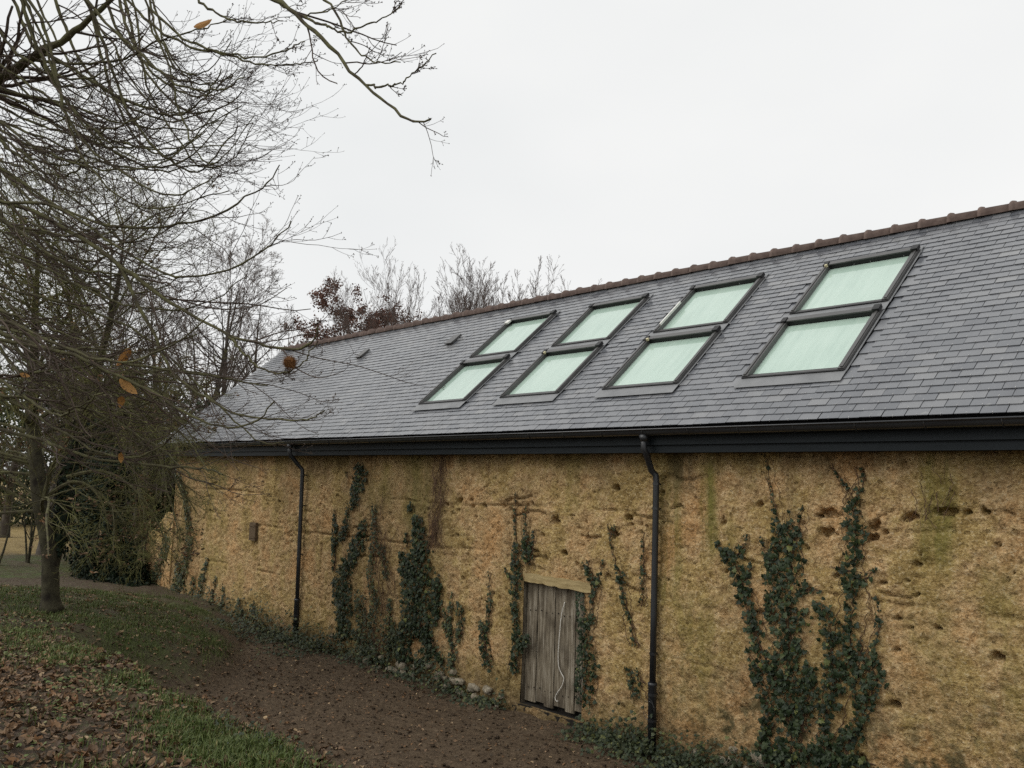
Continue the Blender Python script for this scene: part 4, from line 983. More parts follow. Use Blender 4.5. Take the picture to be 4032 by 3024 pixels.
def grass_blades(pts, lmin, lmax, seed):
    q = np.random.default_rng(seed); n = len(pts); L = q.uniform(lmin, lmax, n)
    az = q.uniform(0, 6.28, n); lean = q.uniform(.15, .9, n); w = q.uniform(.002, .0042, n)
    d = np.stack([np.cos(az), np.sin(az), np.zeros(n)], 1); s = np.stack([-np.sin(az), np.cos(az), np.zeros(n)], 1); up = np.array([0, 0, 1.0])
    p1 = pts + up * (L * .55)[:, None] + d * (L * .22 * lean)[:, None]; p2 = pts + up * (L * (1 - .45 * lean))[:, None] + d * (L * .75 * lean)[:, None]
    V = np.stack([pts - s * w[:, None], pts + s * w[:, None], p1 + s * w[:, None] * .8, p1 - s * w[:, None] * .8, p2], 1).reshape(-1, 3)
    b = (np.arange(n) * 5)[:, None]
    return V, [np.concatenate([b, b + 1, b + 2, b + 3], 1)[:, :4].reshape(-1, 4), np.concatenate([b + 3, b + 2, b + 4], 1)]
def grass_pts(n, xr, yr, floor=0.0):
    x = q.uniform(*xr, n); y = q.uniform(*yr, n); cl = fbm(x * 2.2, y * 2.2, 87); k = q.random(n) < np.clip(grass_zone(x, y) * sstep(.35, .6, cl) * 1.3 + floor * sstep(.5, .62, cl), 0, 1) * (1 - mud_zone(x, y))
    return np.stack([x[k], y[k], ground_h(x[k], y[k]) - .005], 1)
gp_ = np.concatenate([grass_pts(60000, (-11.5, -2.5), (.6, 4.0), .16), grass_pts(60000, (-19, -10.5), (1.0, 7.2), .10)])
x = -5.0 + q.normal(0, .45, 5200); y = 2.40 + q.normal(0, .14, 5200); gp_ = np.concatenate([gp_, np.stack([x, y, ground_h(x, y) - .005], 1)])
V, F = grass_blades(gp_, .035, .115, 3)
tag(mesh_np('grass', V, F, M['grass']), 'tufts of short green grass on the bank', 'grass', kind='stuff')
# clods on the trodden mud
nc = 5200; x = q.uniform(-14.5, -2.5, nc); y = q.uniform(3.6, 7.7, nc); k = mud_zone(x, y) > .3; x, y = x[k], y[k]; nc = len(x)
cv = np.array([(1, 0, 0), (-1, .1, 0), (.1, 1, 0), (0, -1, .1), (0, 0, .8), (.2, .1, -.8), (.6, .6, .4), (-.6, -.5, .45)]); cf = np.array([(4, 0, 6), (4, 6, 2), (4, 2, 1), (4, 1, 7), (4, 7, 3), (4, 3, 0), (0, 2, 6), (1, 3, 7), (5, 2, 0), (5, 1, 2), (5, 3, 1), (5, 0, 3)])
V, F = scatter(cv, cf, np.stack([x, y, ground_h(x, y) + .004], 1), rot_from(np.stack([q.normal(0, .4, nc), q.normal(0, .4, nc), np.ones(nc)], 1), q.uniform(0, 6, nc)), .006 + .022 * q.random(nc) ** 3)
tag(mesh_np('mud_clods', V, F, leaf_mat('clod', [(0, (.028, .019, .012)), (.6, (.075, .054, .036)), (1, (.14, .11, .078))], .9, .15)), 'crumbs and clods of dark earth on the trodden yard', 'mud', kind='stuff')
# clover and small weeds among the litter
x = q.uniform(-13, -2.5, 9000); y = q.uniform(.4, 3.6, 9000); k = (fbm(x * 1.7, y * 1.7, 97) > .5) & (mud_zone(x, y) < .4); x, y = x[k], y[k]; n = len(x)
hexv = np.array([(math.cos(t), math.sin(t), .12 * math.cos(2 * t)) for t in np.arange(6) * math.pi / 3]); hexf = np.array([(0, 1, 2, 3), (0, 3, 4, 5)])
V, F = scatter(hexv, hexf, np.stack([x, y, ground_h(x, y) + q.uniform(.01, .045, n)], 1), rot_from(np.stack([q.normal(0, .35, n), q.normal(0, .35, n), np.ones(n)], 1), q.uniform(0, 6, n)), q.uniform(.007, .018, n))
tag(mesh_np('clover', V, F, M['grass']), 'small green clover and weeds among the fallen leaves', 'weeds', kind='stuff')

# ------------------------------------------------------------------ trees
def grow(P, Dr, L, R, S, wig, up, q, taper=.35, up_end=None):
    """N branches at once: start P (N,3), direction, length, radius; S steps; up: tropism per step"""
    N = len(P); pts = np.empty((N, S + 1, 3)); pts[:, 0] = P; d = Dr / (np.linalg.norm(Dr, axis=1, keepdims=True) + 1e-9)
    for s in range(S):
        u = up if up_end is None else up + (up_end - up) * s / max(1, S - 1)
        d = d + q.normal(0, wig, (N, 3)) + np.array([0, 0, 1.0]) * u; d /= np.linalg.norm(d, axis=1, keepdims=True)
        pts[:, s + 1] = pts[:, s] + d * (L / S)[:, None]
    rad = R[:, None] * np.linspace(1, taper, S + 1)[None]
    return pts, rad
def spawn(pts, rad, n, t0, t1, ang, q, lr, rr, L, jit=.3, bias=None, rmin=.0012):
    N, S1, _ = pts.shape; S = S1 - 1
    par = np.repeat(np.arange(N), n); t = q.uniform(t0, t1, N * n) * S; i = np.minimum(t.astype(int), S - 1); f = t - i
    p = pts[par, i] * (1 - f)[:, None] + pts[par, i + 1] * f[:, None]; d = pts[par, i + 1] - pts[par, i]; d /= np.linalg.norm(d, axis=1, keepdims=True) + 1e-9
    r = rad[par, i] * (1 - f) + rad[par, i + 1] * f
    e = q.normal(0, 1, (N * n, 3)); e -= d * (e * d).sum(1, keepdims=True); e /= np.linalg.norm(e, axis=1, keepdims=True) + 1e-9
    a = ang * (1 + q.normal(0, jit, N * n)); nd_ = d * np.cos(a)[:, None] + e * np.sin(a)[:, None]
    if bias is not None: nd_ = nd_ + np.asarray(bias)
    ln = L[par] * lr * (1 - .55 * t / S) * q.uniform(.6, 1.2, N * n); rd = np.maximum(r * rr * q.uniform(.7, 1, N * n), rmin)
    return p, nd_, ln, rd
def join_tubes(lst):
    V, F, o = [], [], 0
    for pts, rad, k in lst:
        v, f = tubes(pts, rad, k); V.append(v); F.append(f + o); o += len(v)
    return np.concatenate(V), np.concatenate(F)

def bare_tree(label, base, H, rad0, seed, spec, group=None, lean=(0, 0), name='bare_tree', bark='bark_far', twig='twig_far', cat='tree', leaves=None, nst=1):
    q = np.random.default_rng(seed); root = empty(name, tuple(base)); tag(root, label, cat, group)
    d0 = np.array([[lean[0], lean[1], 1.0]])
    if nst > 1: d0 = np.stack([np.array([math.cos(a) * .22 + lean[0], math.sin(a) * .22 + lean[1], 1.0]) for a in np.arange(nst) * 2.4 + seed])
    b = np.repeat(np.array([base]) - np.array([[0, 0, .15]]), nst, 0)
    tp, tr = grow(b, d0, np.full(nst, H * spec.get('trunk', .85)) * q.uniform(.85, 1.05, nst), np.full(nst, rad0), 10, spec.get('twig', .05), .03, q, .05)
    tr[:, 0] *= 1.5
    V, F = tubes(tp, tr, 8); keep(mesh_np('trunk', V, F, M[bark], None, True), root)
    L = np.full(nst, H * spec.get('trunk', .85)); p, r = tp, tr
    lst_b, lst_t = [], []
    for li, (n, t0, t1, ang, lr, rr, wig, up, S, k) in enumerate(spec['levels']):
        sp, sd_, sl_, sr = spawn(p, r, n, t0, t1, ang, q, lr, rr, L, rmin=spec.get('rmin', .002), bias=spec.get('bias'))
        p, r = grow(sp, sd_, sl_, sr, S, wig, up, q, .4); L = sl_
        (lst_b if li < 1 else lst_t).append((p, r, k))
    V, F = join_tubes(lst_b); keep(mesh_np('branches', V, F, M[bark]), root)
    V, F = join_tubes(lst_t); keep(mesh_np('twigs', V, F, M[twig]), root)
    if leaves:
        mat, per, size, frac = leaves
        ends = p[:, 1:].reshape(-1, 3); sel = q.random(len(ends)) < frac; c = np.repeat(ends[sel], per, 0) + q.normal(0, size * .9, (sel.sum() * per, 3)); n = len(c)
        V, F = scatter(LT[1][0], LT[1][1], c, rot_from(q.normal(0, 1, (n, 3)), q.uniform(0, 6, n)), q.uniform(.6, 1.2, n) * size)
        keep(mesh_np('dead_leaves' if mat != 'ever' else 'foliage', V, F, M[mat]), root)
    return root
SPEC = dict(trunk=.85, levels=[(22, .18, .98, .72, .50, .5, .08, .05, 7, 5), (9, .2, 1, .7, .5, .5, .10, .05, 5, 4), (7, .2, 1, .65, .55, .6, .12, .04, 4, 3), (4, .3, 1, .6, .6, .7, .12, .03, 3, 3)], rmin=.0055)
SPEC_UP = dict(trunk=.78, levels=[(22, .35, .98, .42, .5, .5, .07, .14, 7, 5), (7, .25, 1, .5, .5, .5, .09, .12, 5, 4), (6, .2, 1, .5, .5, .6, .10, .10, 4, 3), (3, .3, 1, .5, .5, .7, .1, .08, 3, 3)], rmin=.0045)
def by_top(px, py, y, f=1.0): P = at_y(px, py, y); return (P[0], y, .5), (P[2] - .5) * f
# behind the ridge
for i, (px_, py_, y_, lab) in enumerate([(868, 618, 19, 'bare grey tree touching the russet oak behind the ridge'), (905, 596, 17, 'second bare tree from the russet oak behind the ridge'), (945, 588, 18, 'third bare tree from the russet oak behind the ridge'), (985, 574, 17, 'fourth bare tree from the russet oak behind the ridge'), (1025, 548, 18, 'tallest upswept bare tree rising over the barn ridge'),
                                         (1062, 560, 19, 'bushy bare tree over the ridge just past the tallest one'), (1100, 570, 17, 'third from last bare tree in the row behind the ridge'), (1135, 585, 18, 'last but one bare tree in the row behind the ridge'), (1165, 602, 17, 'low thin-topped bare tree ending the row behind the ridge')]):
    bs, H = by_top(px_ - 8, py_, y_, [1.22, 1.18, 1.1, 1.05, 1.0, 1.05, 1.08, 1.1, 1.15][i]); bare_tree(lab, bs, H, .09, 50 + i, SPEC_UP, 'bare trees behind the ridge', nst=3, twig='twig_ridge')
bs, H = by_top(738, 620, 20, 1.33)
bare_tree('russet oak still holding its dead brown leaves, behind the ridge', bs, H, .2, 61, dict(trunk=.66, levels=[(44, .4, 1, 1.05, .60, .5, .10, .02, 7, 5), (9, .3, 1, .8, .45, .5, .13, .02, 5, 4), (6, .2, 1, .8, .5, .6, .15, .0, 4, 3)], rmin=.006), None, name='oak_tree', leaves=('oak', 3, .10, .85))
bs, H = by_top(690, 640, 15.5, 1.22)
bare_tree('crooked lichen-grey bare tree before the russet oak', bs, H, .12, 62, dict(trunk=.8, levels=[(10, .45, 1, .8, .45, .5, .14, .03, 7, 5), (7, .3, 1, .8, .45, .5, .16, .03, 5, 4), (5, .2, 1, .8, .5, .6, .16, .02, 4, 3)], rmin=.005), None, twig='bark_far')
# beyond the far gable and along the field
def by_dist(px, dist):
    d = ray(px, 1016); d = d / np.hypot(d[0], d[1]); return (d[0] * dist, d[1] * dist, float(ground_h(np.array([d[0] * dist]), np.array([d[1] * dist]))[0]))
for i, (px_, dist_, H, lab) in enumerate([(432, 30, 11.6, 'tall twin bare tree behind the far gable, the thinner trunk'), (468, 31, 12.2, 'tall twin bare tree behind the far gable, its thick trunk nearer the ridge end'), (545, 34, 10.5, 'lower bare tree filling the gap between tall twins and roof'),
                                          (330, 27, 8.8, 'dense bare tree standing behind the ivy bush'), (225, 33, 9.5, 'bare field-edge tree seen through the near trunk\'s crown'), (110, 29, 8.5, 'bare field-edge tree past the lone forked trunk'), (20, 36, 9.5, 'bare field-edge tree standing over the saplings'), (290, 25, 8.5, 'tall bare tree rising right out of the ivy bush')]):
    bare_tree(lab, by_dist(px_, dist_), H, .17, 70 + i, SPEC, 'bare trees beyond the gable')
# evergreen growth behind the gable, ivy bush at the corner
def leaf_mass(name, label, cat, blobs, n, size, mat, seed, tpl=(IV, IF), group=None):
    q = np.random.default_rng(seed); b0 = blobs[0]; root = empty(name, (b0[0], b0[1], 0.3)); tag(root, label, cat, group)
    P, Nn, sticks = [], [], []
    vol = np.array([b[3] * b[4] * b[5] for b in blobs]) ** .67; vol /= vol.sum()
    for bl, v in zip(blobs, vol):
        m_ = int(n * v); d = q.normal(0, 1, (m_, 3)); d /= np.linalg.norm(d, axis=1, keepdims=True)
        rr = q.uniform(.55, 1.12, m_) * (.75 + .5 * fbm(d[:, 0] * 2.2 + bl[0], d[:, 2] * 2.2 + d[:, 1], seed))
        P.append(np.array(bl[:3]) + d * rr[:, None] * np.array(bl[3:6])); Nn.append(d + q.normal(0, .6, (m_, 3)))
        sticks += [np.linspace(np.array([b0[0], b0[1], 0.2]) + q.normal(0, .1, 3) * np.array([1, 1, 0]), np.array(bl[:3]) + d[k] * np.array(bl[3:6]) * .9, 6) + np.concatenate([np.zeros((1, 3)), q.normal(0, .05, (5, 3))]) for k in range(min(14, m_))]
    P = np.concatenate(P); Nn = np.concatenate(Nn); k = P[:, 2] > .1; P, Nn = P[k], Nn[k]; m_ = len(P)
    V, F = scatter(tpl[0], tpl[1], P, rot_from(Nn, q.uniform(0, 6.28, m_)), q.uniform(.6, 1.25, m_) * size)
    keep(mesh_np('foliage', V, F, M[mat]), root)
    sticks = np.array(sticks); V, F = tubes(sticks, np.broadcast_to(np.linspace(.03, .006, 6), sticks.shape[:2]), 4); keep(mesh_np('stems', V, F, M['bark_moss']), root)
    return root
leaf_mass('ivy_bush', 'dark ivy-smothered bush at the far corner of the barn', 'bush', [(-21.9, 7.0, 1.0, .9, .75, 1.0), (-22.4, 6.85, 1.9, .75, .6, 1.1), (-21.3, 7.3, .6, .6, .5, .6), (-22.3, 7.15, 2.7, .6, .55, .7), (-21.6, 7.0, .35, .9, .6, .35), (-20.9, 7.25, .25, .7, .4, .25)], 26000, .062, 'ivy_dark', 81)
leaf_mass('evergreen_shrub', 'big dark evergreen shrub behind the ivy bush', 'shrub', [(-27.5, 9.4, 2.4, 1.6, 1.4, 2.0), (-27.0, 8.6, 3.4, 1.4, 1.3, 1.6)], 11000, .13, 'ivy_dark', 83, (LT[1][0], LT[1][1]))
leaf_mass('evergreen_shrub', 'tall loose evergreen shrub closing the gap to the gable', 'shrub', [(-28, 10.8, 3.2, 2.0, 1.8, 2.4), (-30, 9.4, 4.6, 2.0, 1.8, 1.8), (-31, 7.6, 5.0, 1.8, 1.8, 1.3)], 13000, .13, 'ever', 84, (LT[1][0], LT[1][1]))
leaf_mass('evergreen_tree', 'bushy evergreen tree crowding the far gable end', 'tree', [(-24, 11.0, 3.4, 1.9, 1.8, 1.5), (-25.5, 9.5, 2.2, 1.7, 1.4, 1.6), (-23, 12.4, 4.4, 1.5, 1.5, 1.3)], 12000, .10, 'ever', 82, (LT[1][0], LT[1][1]))
for i, (px_, dist_, w_, h_) in enumerate([(-30, 43, 3, 3.6), (60, 44, 3, 3.2), (130, 45, 3.4, 3.9), (210, 46, 3.2, 3.5), (290, 47, 3.2, 3.7)]):
    b0 = by_dist(px_, dist_); leaf_mass('hedge_bush', ['field-end hedge bush under the outermost bare tree', 'field-end hedge bush seen between two saplings', 'field-end hedge bush behind the forked trunk', 'field-end hedge bush behind the ivy bush\'s crown', 'field-end hedge bush hidden mostly by the ivy bush'][i], 'bush', [(b0[0], b0[1], .3 + h_ * .6, w_ * .7, w_ * .7, h_ * .8)], 2500, .16, 'ever', 90 + i, (LT[1][0], LT[1][1]), 'hedge at the end of the field')
for i, (px_, dist_) in enumerate([(12, 25.5), (78, 26.5)]):
    bare_tree(['multi-stemmed leafless sapling before the straw-coloured field', 'thin forked leafless sapling close to the lone trunk'][i], by_dist(px_, dist_), 3.2, .035, 97 + i, dict(trunk=.8, levels=[(6, .2, 1, .5, .5, .6, .1, .05, 5, 4), (4, .2, 1, .6, .5, .6, .1, .03, 4, 3)], rmin=.005), 'saplings by the field', name='sapling', bark='bark_moss', twig='bark_moss', nst=3)

# the forked chestnut on the bank
q = np.random.default_rng(201)
T0 = np.array([-13.8, 3.75, 0.0]); T0[2] = ground_h(T0[:1], T0[1:2])[0]
t1 = empty('forked_tree', tuple(T0)); tag(t1, 'forked grey-barked tree on the bank with drooping mossy branches', 'tree')
DEP = float((T0 - CAMP) @ FWD)
def tpt(px, py, dd=0): return at(px, py, DEP + dd)
tr_pts = [[tpt(111, 1322), tpt(109, 1300), tpt(109, 1260), tpt(109, 1220), tpt(106, 1180), tpt(97, 1140), tpt(88, 1090), tpt(84, 1040), tpt(70, 960, .2), tpt(66, 860, .4), tpt(80, 740, .5), tpt(70, 640, .8), tpt(90, 560, 1.0), tpt(75, 480, 1.1)],
          [tpt(110, 1240, .03), tpt(116, 1195, .08), tpt(130, 1150, .2), tpt(138, 1095, .3), tpt(146, 1030, .4), tpt(165, 950, .5), tpt(200, 850, .4), tpt(225, 740, .2), tpt(250, 650, 0), tpt(262, 570, -.1), tpt(270, 490, -.2)]]
tr_rad = [[.175, .130, .114, .108, .106, .098, .115, .105, .095, .08, .065, .045, .025, .006], [.09, .11, .10, .09, .082, .072, .062, .05, .036, .02, .006]]
def smooth_line(P, R_, n):
    P = np.array(P); k = np.linspace(0, len(P) - 1, n); o = np.stack([np.interp(k, range(len(P)), P[:, j]) for j in range(3)], 1); rr = np.interp(k, range(len(P)), R_)
    for _ in range(2): o[1:-1] = (o[:-2] + 2 * o[1:-1] + o[2:]) / 4
    return o, rr
mb = MB()
stemP, stemR = [], []
for P, R_ in zip(tr_pts, tr_rad):
    l, r_ = smooth_line(P, R_, 24); mb.tube(l, r_ * (1 + .03 * q.normal(0, 1, 24)), 12); stemP.append(l); stemR.append(r_)
keep(mb.build('trunk', M['bark_moss'], None, True), t1)
sp_, sr_ = np.stack(stemP), np.stack(stemR); LL = np.full(2, 6.6)
p1_, d1_, l1_, r1_ = spawn(sp_, sr_, 44, .42, 1, 1.0, q, .75, .55, LL, .25)
l1_ = np.clip(l1_, 2.0, 4.8); r1_ = np.clip(r1_, .012, .028)
P1, R1 = grow(p1_, d1_, l1_, r1_, 12, .07, .0, q, .3, up_end=-.15)
DROOP = [[(165, 950), (240, 930), (320, 960), (380, 1030), (410, 1115)], [(146, 1030), (220, 1010), (290, 1050), (340, 1120), (362, 1185)], [(150, 1000), (230, 960), (330, 950), (430, 1000), (480, 1065)], [(200, 850), (260, 860), (320, 920), (350, 1000), (360, 1060)],
         [(146, 1040), (200, 1050), (250, 1100), (290, 1160), (300, 1200)], [(165, 940), (260, 890), (350, 900), (410, 950), (450, 1020)], [(90, 1080), (160, 1030), (210, 1060), (230, 1110), (235, 1150)], [(200, 860), (270, 900), (330, 1000), (370, 1080), (385, 1150)]]
dl = [smooth_line([tpt(a, b_, -.15 * k * (1 if j % 2 else .4)) for k, (a, b_) in enumerate(D_)], np.linspace(.03, .006, len(D_)), 13) for j, D_ in enumerate(DROOP)]
P1 = np.concatenate([P1, np.stack([a for a, _ in dl])]); R1 = np.concatenate([R1, np.stack([b_ for _, b_ in dl])]); l1_ = np.concatenate([l1_, np.full(len(dl), 3.0)])
_x, _y, _ = pix(P1); ok = ~((_x > 470) & (_y > 640)).any(1); P1, R1, l1_ = P1[ok], R1[ok], l1_[ok]
p2_, d2_, l2_, r2_ = spawn(P1, R1, 11, .2, 1, .75, q, .5, .5, l1_, .25, rmin=.004)
P2, R2 = grow(p2_, d2_, l2_, r2_, 8, .08, -.05, q, .4, up_end=.05)
_x, _y, _ = pix(P2); ok = ~((_x > 500) & (_y > 620)).any(1); P2, R2, l2_ = P2[ok], R2[ok], l2_[ok]
p3_, d3_, l3_, r3_ = spawn(P2, R2, 9, .15, 1, .7, q, .55, .55, l2_, .3, rmin=.003)
P3, R3_ = grow(p3_, d3_, l3_, r3_, 5, .10, -.04, q, .5, up_end=.08)
p4_, d4_, l4_, r4_ = spawn(P3, R3_, 4, .2, 1, .7, q, .6, .7, l3_, .3, rmin=.0025)
P4, R4 = grow(p4_, d4_, l4_, r4_, 3, .12, .03, q, .6)
V, F = join_tubes([(P1, R1, 6), (P2, R2, 4)]); keep(mesh_np('branches', V, F, M['bark_limb']), t1)
V, F = join_tubes([(P3, R3_, 3), (P4, R4, 3)]); keep(mesh_np('twigs', V, F, M['twig_green']), t1)
# ash keys and shrivelled leaves left on the twigs
e = P4[:, -1]; k = (q.random(len(e)) < .12) & (e[:, 2] > 1.6) & (fbm(e[:, 0] * .8, e[:, 2] * .8 + e[:, 1] * .5, 55) > .5); c = np.repeat(e[k], 4, 0) + q.normal(0, .03, (k.sum() * 4, 3)) - [0, 0, .03]; n = len(c)
V, F = scatter(LT[2][0], LT[2][1], c, rot_from(np.stack([q.normal(0, 1, n), q.normal(0, 1, n), q.normal(0, .3, n)], 1), np.pi / 2 + q.normal(0, .5, n)), q.uniform(.04, .075, n)); keep(mesh_np('withered_leaves', V, F, M['litter']), t1)
# ivy up the second stem
l = stemP[1][3:13]; n = 900; i = q.integers(0, len(l), n); a = q.uniform(0, 6.28, n); pos = l[i] + np.stack([np.cos(a), np.sin(a), q.normal(0, .6, n)], 1) * (.10 + .05 * q.random(n))[:, None]
V, F = scatter(IV, IF, pos, rot_from(np.stack([np.cos(a), np.sin(a), q.normal(.2, .3, n)], 1), np.pi + q.normal(0, .6, n)), q.uniform(.04, .075, n)); keep(mesh_np('climbing_ivy', V, F, M['ivy_dark']), t1)

# the chestnut whose limbs reach in from beside the camera
q = np.random.default_rng(301)
TB = np.array([-6.6, -1.5, 0.0]); TB[2] = ground_h(TB[:1], TB[1:2])[0]
t2 = empty('chestnut_tree', tuple(TB)); tag(t2, 'overhanging chestnut whose long bare limbs droop in front of the roof', 'tree')
tl, trr = smooth_line([TB - [0, 0, .2], TB + [0, 0, .4], TB + [.05, .05, 2], TB + [.0, .15, 4.2], TB + [-.2, .1, 7.5], TB + [-.2, .3, 10]], [.40, .29, .25, .21, .14, .05], 26)
mb = MB(); mb.tube(tl, trr, 14); keep(mb.build('trunk', M['bark_moss'], None, True), t2)
LIMBS = [  # (width px at the start, depth at start, depth at end, pixels)
    (19, 6.0, 5.4, [(-60, 195), (0, 160), (60, 118), (120, 90), (190, 45), (250, -8), (330, -60)]),
    (6, 5.8, 5.2, [(112, 92), (180, 130), (270, 190), (350, 225), (400, 235), (440, 215), (475, 180), (497, 137)]),
    (5, 5.8, 5.2, [(60, 118), (150, 128), (240, 125), (300, 105), (370, 75), (430, 55), (500, 25)]),
    (6, 5.6, 5.0, [(110, -10), (150, 50), (165, 120), (180, 220), (205, 290), (260, 345), (320, 390), (390, 418), (440, 410), (486, 378)]),
    (6, 5.4, 4.9, [(160, -10), (220, 60), (300, 130), (370, 185), (430, 200), (500, 195), (528, 182)]),
    (5, 5.4, 4.8, [(240, -10), (320, 70), (400, 110), (470, 125), (560, 118), (615, 100), (650, 86)]),
    (5, 5.3, 4.8, [(310, -10), (380, 55), (450, 85), (520, 110), (600, 114), (665, 104)]),
    (6, 5.5, 4.9, [(-60, 330), (0, 360), (60, 405), (130, 455), (220, 490), (320, 500), (400, 498), (470, 480), (530, 440), (575, 410), (600, 370)]),
    (5, 5.8, 5.2, [(-60, 240), (30, 275), (110, 300), (200, 345), (290, 360), (350, 355), (420, 340), (470, 345)]),
    (5, 5.9, 5.3, [(-60, 170), (40, 205), (130, 225), (230, 260), (330, 280), (430, 290), (520, 240)]),
    (5, 5.6, 5.0, [(-60, 90), (60, 170), (150, 230), (240, 300), (330, 325), (420, 330), (500, 325)]),
    (5, 5.4, 4.9, [(20, -10), (70, 100), (110, 220), (150, 330), (220, 420), (300, 455), (380, 440), (480, 400)]),
    (6, 5.2, 4.7, [(-60, 430), (40, 440), (110, 445), (170, 475), (230, 520), (300, 570), (380, 600), (460, 590), (540, 555), (600, 510), (623, 480)]),
    (8, 5.4, 4.6, [(-60, 420), (60, 450), (150, 500), (233, 559), (277, 589), (333, 635), (417, 689), (480, 720), (530, 737), (586, 752), (626, 757), (650, 752), (673, 738), (686, 706)]),
    (5, 4.9, 4.6, [(481, 721), (503, 744), (523, 771), (552, 797), (592, 810), (630, 800), (657, 768), (676, 738)]),
    (8, 5.6, 5.0, [(-60, 690), (0, 715), (77, 745), (167, 752), (233, 772), (320, 782), (427, 789), (533, 805), (580, 812)]),
    (7, 5.5, 4.8, [(-60, 735), (60, 745), (133, 758), (200, 782), (267, 815), (320, 835), (377, 872), (427, 902), (483, 925), (533, 929), (577, 915), (602, 878)]),
    (6, 5.3, 4.7, [(270, 600), (293, 655), (327, 715), (347, 775), (383, 839), (443, 875), (483, 902), (550, 915), (617, 919), (655, 908), (675, 892)]),
    (7, 5.9, 5.3, [(-60, 905), (0, 929), (83, 952), (150, 975), (233, 1005), (333, 1009), (420, 1012), (467, 1019), (510, 1034)]),
    (5, 5.7, 5.2, [(-60, 815), (0, 809), (133, 795), (200, 775), (270, 740), (330, 700), (380, 640)]),
    (5, 5.8, 5.1, [(-60, 600), (60, 640), (170, 660), (270, 700), (350, 760), (420, 830), (470, 890), (520, 930), (560, 965), (590, 960)]),
    (5, 5.6, 5.1, [(-60, 520), (80, 560), (190, 620), (290, 660), (390, 672), (470, 650), (540, 600)]),
    (5, 5.9, 5.4, [(-60, 850), (80, 860), (190, 880), (290, 930), (370, 985), (420, 1040), (455, 1050)]),
    (9, 5.0, 4.3, [(520, -40), (575, -8), (640, 22), (690, 66), (740, 118), (800, 182), (850, 226), (905, 271), (940, 264)]),
    (4, 4.5, 4.3, [(800, 182), (835, 184), (870, 176), (905, 155), (945, 110)]),
    (5, 4.8, 4.4, [(645, 24), (700, 48), (745, 64), (790, 68), (835, 56), (882, 24)]),
    (5, 4.9, 4.5, [(660, -40), (705, 0), (735, 60), (765, 100), (800, 122), (857, 124)]),
    (4, 5.0, 4.6, [(560, -30), (600, 10), (640, 35), (700, 30), (760, 5)]),
    (5, 5.2, 4.9, [(400, -30), (440, 20), (500, 50), (560, 60), (610, 50)])]
qa = np.random.default_rng(77)
for _ in range(46):                                  # the many lesser boughs that arch down beside them
    x0, y0 = (-60.0, qa.uniform(-40, 820)) if qa.random() < .68 else (qa.uniform(0, 330), -40.0)
    ln = qa.uniform(240, 520); x1 = min(x0 + ln, 560 - 60 * qa.random()); drop = qa.uniform(60, 240) if y0 > -30 else qa.uniform(220, 460); tip = qa.uniform(10, 90)
    tt_ = np.linspace(0, 1, 9); xs_ = x0 + (x1 - x0) * tt_ ** (1.0 if y0 > -30 else 1.35); ys_ = y0 + drop * np.sin(tt_ * 1.9) - tip * np.clip(tt_ - .62, 0, 1) ** 2 * 9
    if ys_[-1] > 960: continue
    dp = qa.uniform(5.2, 7.6); LIMBS.insert(0, (qa.uniform(4.0, 7.0), dp, dp - qa.uniform(.2, .9), list(zip(xs_ + qa.normal(0, 6, 9), ys_ + qa.normal(0, 6, 9)))))
lp_, lr_ = [], []
for j, (w_, d0_, d1__, pts_) in enumerate(LIMBS):
    n = len(pts_); P = [at(a, b_, d0_ + (d1__ - d0_) * k / (n - 1)) for k, (a, b_) in enumerate(pts_)]
    r0 = w_ / 2 * d0_ / NPX * 1.3; R_ = list(np.linspace(r0, max(.0026, r0 * .3), n))
    if pts_[0][0] < -20 or pts_[0][1] < -20:        # carry the limb back to the trunk
        hz = np.clip(P[0][2] - .2, 3.0, 9.0); P = [TB + [0, .1, hz], (TB + [0, .1, hz]) * .45 + P[0] * .55 + [0, 0, .15]] + P; R_ = [r0 * 1.7, r0 * 1.3] + R_
    l, r_ = smooth_line(P, R_, 36); l[4:] += np.cumsum(qa.normal(0, .0045, (32, 3)), 0) + qa.normal(0, .004, (32, 3))
    if not (pts_[0][0] < -20 or pts_[0][1] < -20) and lp_:      # a side limb starts on the limb it springs from
        al = np.concatenate(lp_); dv = al[np.argmin(((al - l[0]) ** 2).sum(1))] - l[0]; l = l + dv * np.linspace(1, .35, 36)[:, None]
    lp_.append(l); lr_.append(r_ * qa.uniform(.88, 1.14, 36))
P1 = np.stack(lp_); R1 = np.stack(lr_)
V, F = tubes(P1, R1, 6); keep(mesh_np('limbs', V, F, M['bark_limb'], None, True), t2)
LL = np.linalg.norm(np.diff(P1, axis=1), axis=2).sum(1)
toR = CR * .35
nl = len(LIMBS) - 6
A_ = spawn(P1[:nl], R1[:nl], 11, .25, .98, .55, q, .22, .55, LL[:nl], .3, rmin=.0019, bias=toR); B_ = spawn(P1[nl:], R1[nl:], 6, .3, .97, .6, q, .12, .6, LL[nl:], .3, rmin=.0024, bias=toR * .6)
p2_, d2_, l2_, r2_ = [np.concatenate(z_) for z_ in zip(A_, B_)]
l2_ = np.clip(l2_, .08, .85)
P2, R2 = grow(p2_, d2_, l2_, r2_, 9, .12, -.06, q, .45, up_end=.13)
p3_, d3_, l3_, r3_ = spawn(P2, R2, 4, .2, 1, .6, q, .4, .6, l2_, .3, rmin=.0012, bias=toR * .5)
P3, R3_ = grow(p3_, d3_, l3_, r3_, 6, .07, .02, q, .6, up_end=.12)
p4_, d4_, l4_, r4_ = spawn(P3, R3_, 2, .2, 1, .8, q, .3, .9, np.clip(l3_, .06, .4), .3, rmin=.0012)
